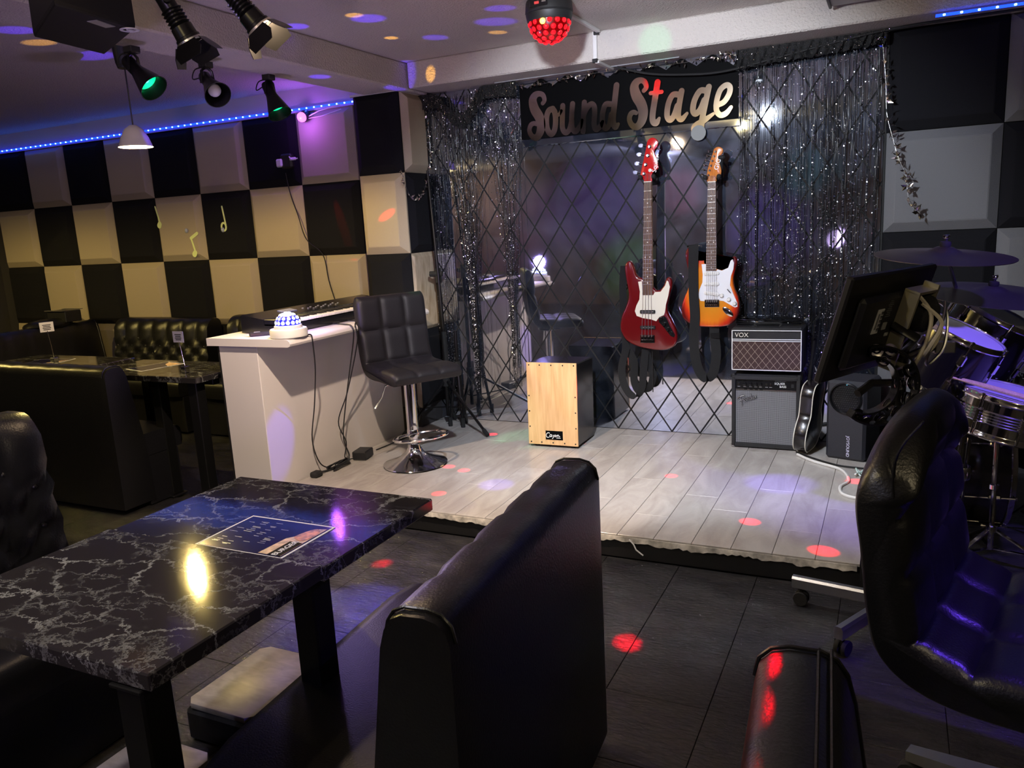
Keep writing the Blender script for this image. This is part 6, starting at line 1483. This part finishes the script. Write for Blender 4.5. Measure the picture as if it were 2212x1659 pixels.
# ------------------------------------------------------------------ ceiling lamps
def barn_lamp(label, lens, d, lit, flap_glow=None):
    lens = Vector(lens); d = Vector(d).normalized(); X = Matrix.Translation(lens) @ frame_to(d)
    t = thing('stage_lamp', label, 'stage lamp', lens)
    M().lathe([(0, -0.215), (0.020, -0.212), (0.030, -0.195), (0.032, -0.15), (0.026, -0.14), (0.028, -0.05), (0.034, -0.045), (0.036, -0.012), (0.040, -0.010), (0.040, 0.0), (0.034, 0.0), (0.032, -0.02), (0, -0.02)], 24, X).obj('housing', black_metal, t)
    for k in range(5): M().lathe([(0.030, -0.10 + 0.011 * k), (0.034, -0.097 + 0.011 * k), (0.030, -0.094 + 0.011 * k)], 20, X).obj('cooling_fin', black_metal, t)
    M().lathe([(0.033, -0.016), (0.02, -0.012), (0, -0.010)], 20, X).obj('lens', emitter('warm_lens', (1.0, 0.80, 0.50), 30.0) if lit else mat('dark_lens', (0.1, 0.1, 0.1), 0.1), t)
    top = Vector((lens.x, lens.y, 0)) - d * 0.13; top.z = 2.34; pv = lens - d * 0.12
    w = d.cross(Vector((0, 0, 1))).normalized() * 0.042
    m = M(); m.tube([pv + w, pv + w + Vector((0, 0, 0.06)), pv + Vector((0, 0, 0.09)), pv - w + Vector((0, 0, 0.06)), pv - w], 0.006, 6); m.tube([pv + Vector((0, 0, 0.09)), Vector((pv.x, pv.y, 2.34))], 0.010, 8)
    m.tube([pv + w * 0.8, pv + w * 1.35], 0.011, 8); m.obj('yoke', black_metal, t)
    m = M(); m.lathe([(0.040, -0.002), (0.044, 0.0), (0.044, 0.006), (0.036, 0.008)], 24, X); m.obj('door_ring', steel if not lit else mat('lit_ring', (0.8, 0.75, 0.65), 0.3, metal=0.8), t)  # lit lamp's ring is coloured brighter, the glow painted in
    for k in range(4):
        Y = X @ Matrix.Rotation(pi / 2 * k + 0.4, 4, 'Z') @ Matrix.Translation((0.043, 0, 0.006)) @ Matrix.Rotation(radians(-62 if k % 2 else -48), 4, 'Y')
        L = 0.075 if k % 2 == 0 else 0.06
        m = M(); m.slab([(0.0, -0.032), (0.0, 0.032), (L * 0.55, 0.046), (L, 0.036), (L, -0.036), (L * 0.55, -0.046)], 0.002, T=Y); o = m.obj('barn_door', black_metal, t, smooth=None)
    return t
lampA = barn_lamp('unlit black barn-door stage lamp next to the ceiling speaker', (-2.035, 1.99, 1.99), (0.28, 0.30, -0.85), False)
lampB = barn_lamp('lit black barn-door stage lamp glowing warm above the beam', (-1.765, 2.01, 1.995), (0.42, 0.35, -0.72), True)
def cone_lamp(label, base, d, R, glow=None, bulb=None):
    base = Vector(base); d = Vector(d).normalized()
    t = thing('cone_spot_lamp', label, 'spot lamp', base)
    M().box(base + Vector((0, 0, -0.012)), (0.05, 0.05, 0.03), 0.004).obj('mount', black_plastic, t)
    piv = base + Vector((0, 0, -0.085)); X = Matrix.Translation(piv) @ frame_to(d)
    w = d.cross(Vector((0, 0, 1))).normalized() * 0.030
    m = M(); m.tube([base + Vector((0, 0, -0.02)), base + w * 0.8 + Vector((0, 0, -0.04)), piv + w + Vector((0, 0, 0.0)), piv + w * 1.0 - Vector((0, 0, 0.01))], 0.006, 6); m.tube([base + Vector((0, 0, -0.02)), base - w * 0.8 + Vector((0, 0, -0.04)), piv - w, piv - w - Vector((0, 0, 0.01))], 0.006, 6); m.obj('yoke', black_metal, t)
    m = M(); m.tube(catmull([base + Vector((0, 0, -0.02)), base + Vector((-0.05, -0.02, -0.03)), base + Vector((-0.07, -0.02, -0.07)), piv - d * 0.05], 6, False), 0.003, 6); m.obj('flex', rubber, t)
    M().lathe([(0, -0.055), (0.024, -0.052), (0.028, -0.04), (0.028, 0.02), (0.034, 0.04), (0.060, 0.125), (0.062, 0.130), (0.059, 0.130), (0.032, 0.045), (0.024, 0.03), (0, 0.03)], 28, X).obj('housing', black_metal, t)
    if glow:
        M().lathe([(0.0575, 0.124), (0.032, 0.046), (0, 0.040)], 28, X).obj('reflector', mat('green_reflector', (0.02, 0.35, 0.15), 0.3, emit=(0.0, 0.8, 0.25), estr=1.6), t)
        M().sphere(X @ Vector((0, 0, 0.07)), 0.016, 12, 8).obj('bulb', emitter('green_bulb', (0.05, 1.0, 0.42), 9.0), t)
    if bulb: M().sphere(X @ Vector((0, 0, 0.085)), 0.030, 16, 10).obj('bulb', white_plastic, t)
    return t
sp1 = cone_lamp('green-glowing cone spot lamp nearest the ceiling speaker', (-2.93, 2.54, 2.184), (0.62, 0.05, -0.62), 0.06, True)
sp2 = cone_lamp('unlit cone spot lamp with a white bulb between the two green ones', (-2.935, 2.95, 2.184), (0.62, -0.28, -0.50), 0.06, None, True)
sp3 = cone_lamp('green-glowing cone spot lamp nearest the chequered wall', (-2.935, 3.37, 2.184), (0.42, -0.08, -0.80), 0.06, True)
pt = Vector((-3.478, 2.958, 1.85))
pend = thing('pendant_lamp', 'small white pendant lamp glowing over the far table at left', 'pendant lamp', pt)
M().lathe([(0.030, 0.44), (0.045, 0.47), (0.05, 0.49), (0, 0.49)], 20, Matrix.Translation(pt)).obj('canopy', black_plastic, pend)
M().lathe([(0, 0.37), (0.032, 0.375), (0.040, 0.40), (0.048, 0.48), (0, 0.49)], 20, Matrix.Translation(pt)).obj('canopy', black_plastic, pend)
M().tube([pt + Vector((0, 0, 0.105)), pt + Vector((0, 0, 0.38))], 0.0035, 6).obj('cord', black_plastic, pend)
M().lathe([(0.082, 0.0), (0.080, 0.002), (0.066, 0.045), (0.045, 0.085), (0.018, 0.105), (0.0, 0.108)], 32, Matrix.Translation(pt)).obj('shade', mat('white_shade', (0.80, 0.76, 0.72), 0.4), pend, smooth=60)
M().lathe([(0.078, 0.004), (0.064, 0.043), (0.043, 0.08), (0, 0.098)], 32, Matrix.Translation(pt)).obj('shade_lining', mat('white_lining', (0.85, 0.82, 0.75), 0.5), pend, smooth=60)
M().sphere(pt + Vector((0, 0, 0.052)), 0.022, 14, 8).obj('bulb', emitter('pendant_bulb', (1.0, 0.82, 0.42), 60.0), pend)

# ceiling disco lamp
bc_ = Vector((-1.445, 3.555, 2.34))
ball = thing('ceiling_disco_lamp', 'black ceiling disco lamp with a glowing red beaded dome', 'disco lamp', bc_)
X = Matrix.Translation(bc_) @ Matrix.Diagonal((1, 1, -1, 1))
M().lathe([(0, 0.0), (0.100, 0.0), (0.104, 0.01), (0.108, 0.05), (0.104, 0.055), (0.106, 0.058), (0.100, 0.085), (0.096, 0.09), (0, 0.09)], 36, X).obj('body', mat('matte_black', (0.012, 0.012, 0.012), 0.5), ball)
M().lathe([(0.094, 0.09), (0.090, 0.115), (0.075, 0.145), (0.048, 0.168), (0, 0.180)], 32, X).obj('dome', mat('red_shell', (0.05, 0.0, 0.0), 0.25, emit=(1.0, 0.0, 0.0), estr=0.15), ball)
rb = bead_mesh(0.0125, mat('red_bead', (0.3, 0.0, 0.0), 0.1, emit=(1.0, 0.006, 0.012), estr=2.6))
dome_beads(ball, bc_ + Vector((0, 0, -0.088)), 0.0905, [(0.10, 16, 0), (0.40, 16, 0.5), (0.70, 13, 0), (1.0, 9, 0.5), (1.30, 4, 0)], rb, up=-1)
yb = bead_mesh(0.0135, emitter('yellow_bead', (1.0, 0.65, 0.05), 9.0)); dd = Vector((0.05, -0.97, -0.14)).normalized()
link_mesh('lens_bead', yb, ball, bc_ + Vector((0, 0, -0.088)) + dd * 0.093, rot=frame_to(dd).to_euler())
m = M(); m.box(bc_ + Vector((-0.005, -0.107, -0.028)), (0.085, 0.008, 0.030), 0.003); m.obj('control_panel', black_gloss, ball)
m = M(); m.box(bc_ + Vector((-0.012, -0.112, -0.028)), (0.022, 0.003, 0.011), 0.001); m.obj('red_display', emitter('red_display', (0.8, 0.05, 0.05), 1.0), ball)
m = M(); m.box(bc_ + Vector((0.022, -0.112, -0.026)), (0.020, 0.003, 0.007), 0.001); m.obj('usb_port', steel, ball)
t = thing('cable_conduit', 'white square conduit running from the ceiling disco lamp down the beam', 'conduit', (-1.45, 4.2, 2.33))
m = M(); m.box((-1.445, 3.94, 2.333), (0.022, 0.57, 0.014), 0.002); m.box((-1.47, 4.242, 2.265), (0.022, 0.014, 0.15), 0.002); m.box((-1.46, 4.36, 2.184), (0.022, 0.25, 0.014), 0.002); m.obj('trunking', white_plastic, t, smooth=None)
m = M(); m.box((-1.458, 4.234, 2.326), (0.028, 0.02, 0.018), 0.002); m.box((-1.47, 4.234, 2.190), (0.028, 0.02, 0.020), 0.002); m.obj('corner_clip', black_plastic, t, smooth=None)
t = thing('ceiling_rail', 'thin white rail under the beam above the sign', 'rail', (-1.6, 4.44, 2.185)); M().box((-1.62, 4.44, 2.188), (1.1, 0.010, 0.006), 0.002).obj('rail', mat('grey_rail', (0.3, 0.3, 0.32), 0.5), t, smooth=None)

# small wall disco lamp
wp = Vector((-3.615, 4.44, 2.145))
wd = thing('wall_disco_lamp', 'tiny pink-glowing disco lamp at the top of the wall pads by the LED strip', 'disco lamp', wp)
dv = Vector((0.1, -1, -0.35)).normalized(); X = Matrix.Translation(wp) @ frame_to(dv)
M().lathe([(0, -0.06), (0.03, -0.06), (0.036, -0.03), (0.036, 0.0), (0.032, 0.004), (0, 0.004)], 20, X).obj('body', black_plastic, wd)
M().sphere((0, 0, 0.004), 0.033, 16, 8, T=X).obj('lens', mat('pink_lens', (0.3, 0.05, 0.3), 0.15, emit=(1.0, 0.12, 0.85), estr=3.5), wd)
m = M(); m.tube([wp + Vector((0.02, 0.03, 0.0)), wp + Vector((0.12, 0.03, 0.03)), wp + Vector((0.30, 0.03, 0.05))], 0.004, 6); m.tube([wp + Vector((0.02, 0.03, -0.01)), wp + Vector((0.14, 0.03, -0.005)), wp + Vector((0.30, 0.03, 0.02))], 0.003, 6); m.obj('cable', white_plastic, wd)

# ceiling speaker
t = thing('ceiling_speaker', 'black loudspeaker box hanging from the ceiling in the top left corner', 'speaker', (-2.42, 1.87, 2.2))
lo = [(-2.56, 1.84), (-2.615, 2.145), (-2.235, 1.965), (-2.185, 1.65)]
cx_, cy2 = sum(p[0] for p in lo) / 4, sum(p[1] for p in lo) / 4
rings = []
for z, s in ((2.05, 0.975), (2.055, 0.99), (2.065, 1.0), (2.31, 0.97), (2.325, 0.96)): rings.append([(cx_ + (p[0] - cx_) * s, cy2 + (p[1] - cy2) * s, z) for p in lo])
M().loft(rings).obj('cabinet', mat('speaker_box_black', (0.006, 0.006, 0.008), 0.6, spec=0.25), t, smooth=None)
M().box((-2.262, 1.86, 2.049), (0.035, 0.085, 0.002), rot=Matrix.Rotation(0.25, 4, 'Z')).obj('rating_label', silver_print, t, smooth=None)
m = M(); m.lathe([(0.030, 0), (0.030, 0.002), (0.020, 0.002), (0.020, 0)], 24, Matrix.Translation((-2.252, 1.955, 2.046))); m.tube([(-2.252, 1.945, 2.047), (-2.252, 1.965, 2.047)], 0.004, 6); m.obj('label_emblem', white_print, t)
m = M(); m.box((-2.42, 1.87, 2.33), (0.10, 0.10, 0.02), 0.003); m.obj('mount', black_metal, t)

# ceiling fixture at the top right
t = thing('ceiling_fixture', 'grey box fixture on the ceiling cut by the top right edge of the frame', 'ceiling fixture', (0.15, 4.12, 2.30))
M().box((0.12, 4.09, 2.305), (0.86, 0.22, 0.07), 0.004).obj('housing', mat('grey_housing', (0.42, 0.40, 0.40), 0.5), t, smooth=None)
M().box((-0.31, 4.09, 2.300), (0.012, 0.23, 0.080), 0.003).obj('end_cap', black_plastic, t, smooth=None)

# ------------------------------------------------------------------ the room behind the photographer (seen only in the mirror) and lamps, some of them added
def downlight(label, p, col, st, d=(0, 0, -1), R=0.05):
    p = Vector(p); d = Vector(d).normalized(); X = Matrix.Translation(p) @ frame_to(d)
    t = thing('par_can', label, 'stage lamp', p)
    M().lathe([(0, -0.13), (R * 0.7, -0.13), (R, -0.09), (R * 1.1, 0.01), (R * 1.0, 0.01), (R * 0.9, -0.02), (0, -0.02)], 24, X).obj('housing', black_metal, t)
    M().lathe([(R * 0.9, -0.012), (0, -0.010)], 24, X).obj('lens', mat('lens_' + label[:12].replace(' ', '_'), (0.1, 0.1, 0.1), 0.3, emit=col, estr=st), t)
    M().tube([p - d * 0.08, Vector(((p - d * 0.08).x, (p - d * 0.08).y, 2.34))], 0.010, 8).obj('yoke', black_metal, t)
    return t
downlight('par can hanging from the ceiling above the frame, aimed at the mirror', (-0.97, 2.02, 2.12), (0.8, 0.88, 1.0), 12, (-0.07, 0.9, -0.45))
downlight('par can close to the ceiling above the front of the stage', (-0.95, 2.70, 2.30), (0.9, 0.95, 1.0), 6, (0.01, 0.25, -0.95), 0.04)
downlight('warm par can on the ceiling behind the photographer', (-1.50, 0.03, 2.28), (1.0, 0.85, 0.45), 25, (0, 0.1, -1))
dup(pend, (-6.15, 2.55, 1.85), label='white pendant lamp over the far left corner, just outside the frame')
downlight('warm par can on the ceiling behind the photographer to the right', (1.2, 0.15, 2.26), (1.0, 0.85, 0.5), 12, (-0.1, 0.4, -1))

# a shared group for things that repeat
GROUPS = {'booth_bench': 'black booth benches', 'restaurant_table': 'black marble tables', 'footrest': 'footrests under the tables', 'menu_card': 'menus on the tables',
    'card_holder': 'card holders on the far tables', 'hanging_cable': 'cables hanging from the counter and the wall', 'stage_lamp': 'barn-door stage lamps', 'cone_spot_lamp': 'cone spot lamps on the beam',
    'tinsel_curtain': 'glitter string curtains', 'foil_garland': 'silver foil garlands', 'music_note_sticker': 'music note stickers', 'wall_clip': 'grey wall clips', 'led_strip': 'blue LED strips',
    'cymbal': 'cymbals', 'cymbal_stand': 'cymbal stands', 'tom_drum': 'rack toms', 'drumstick': 'drumsticks on the snare', 'coiled_cable': 'cable loops on the amplifier', 'cable_bundle': 'cable bundles'}
for o in list(bpy.data.objects):
    if o.parent is None and o.type in ('MESH', 'EMPTY'):
        k = o.name.split('.')[0]
        if k in GROUPS and o.get('category'): o['group'] = GROUPS[k]
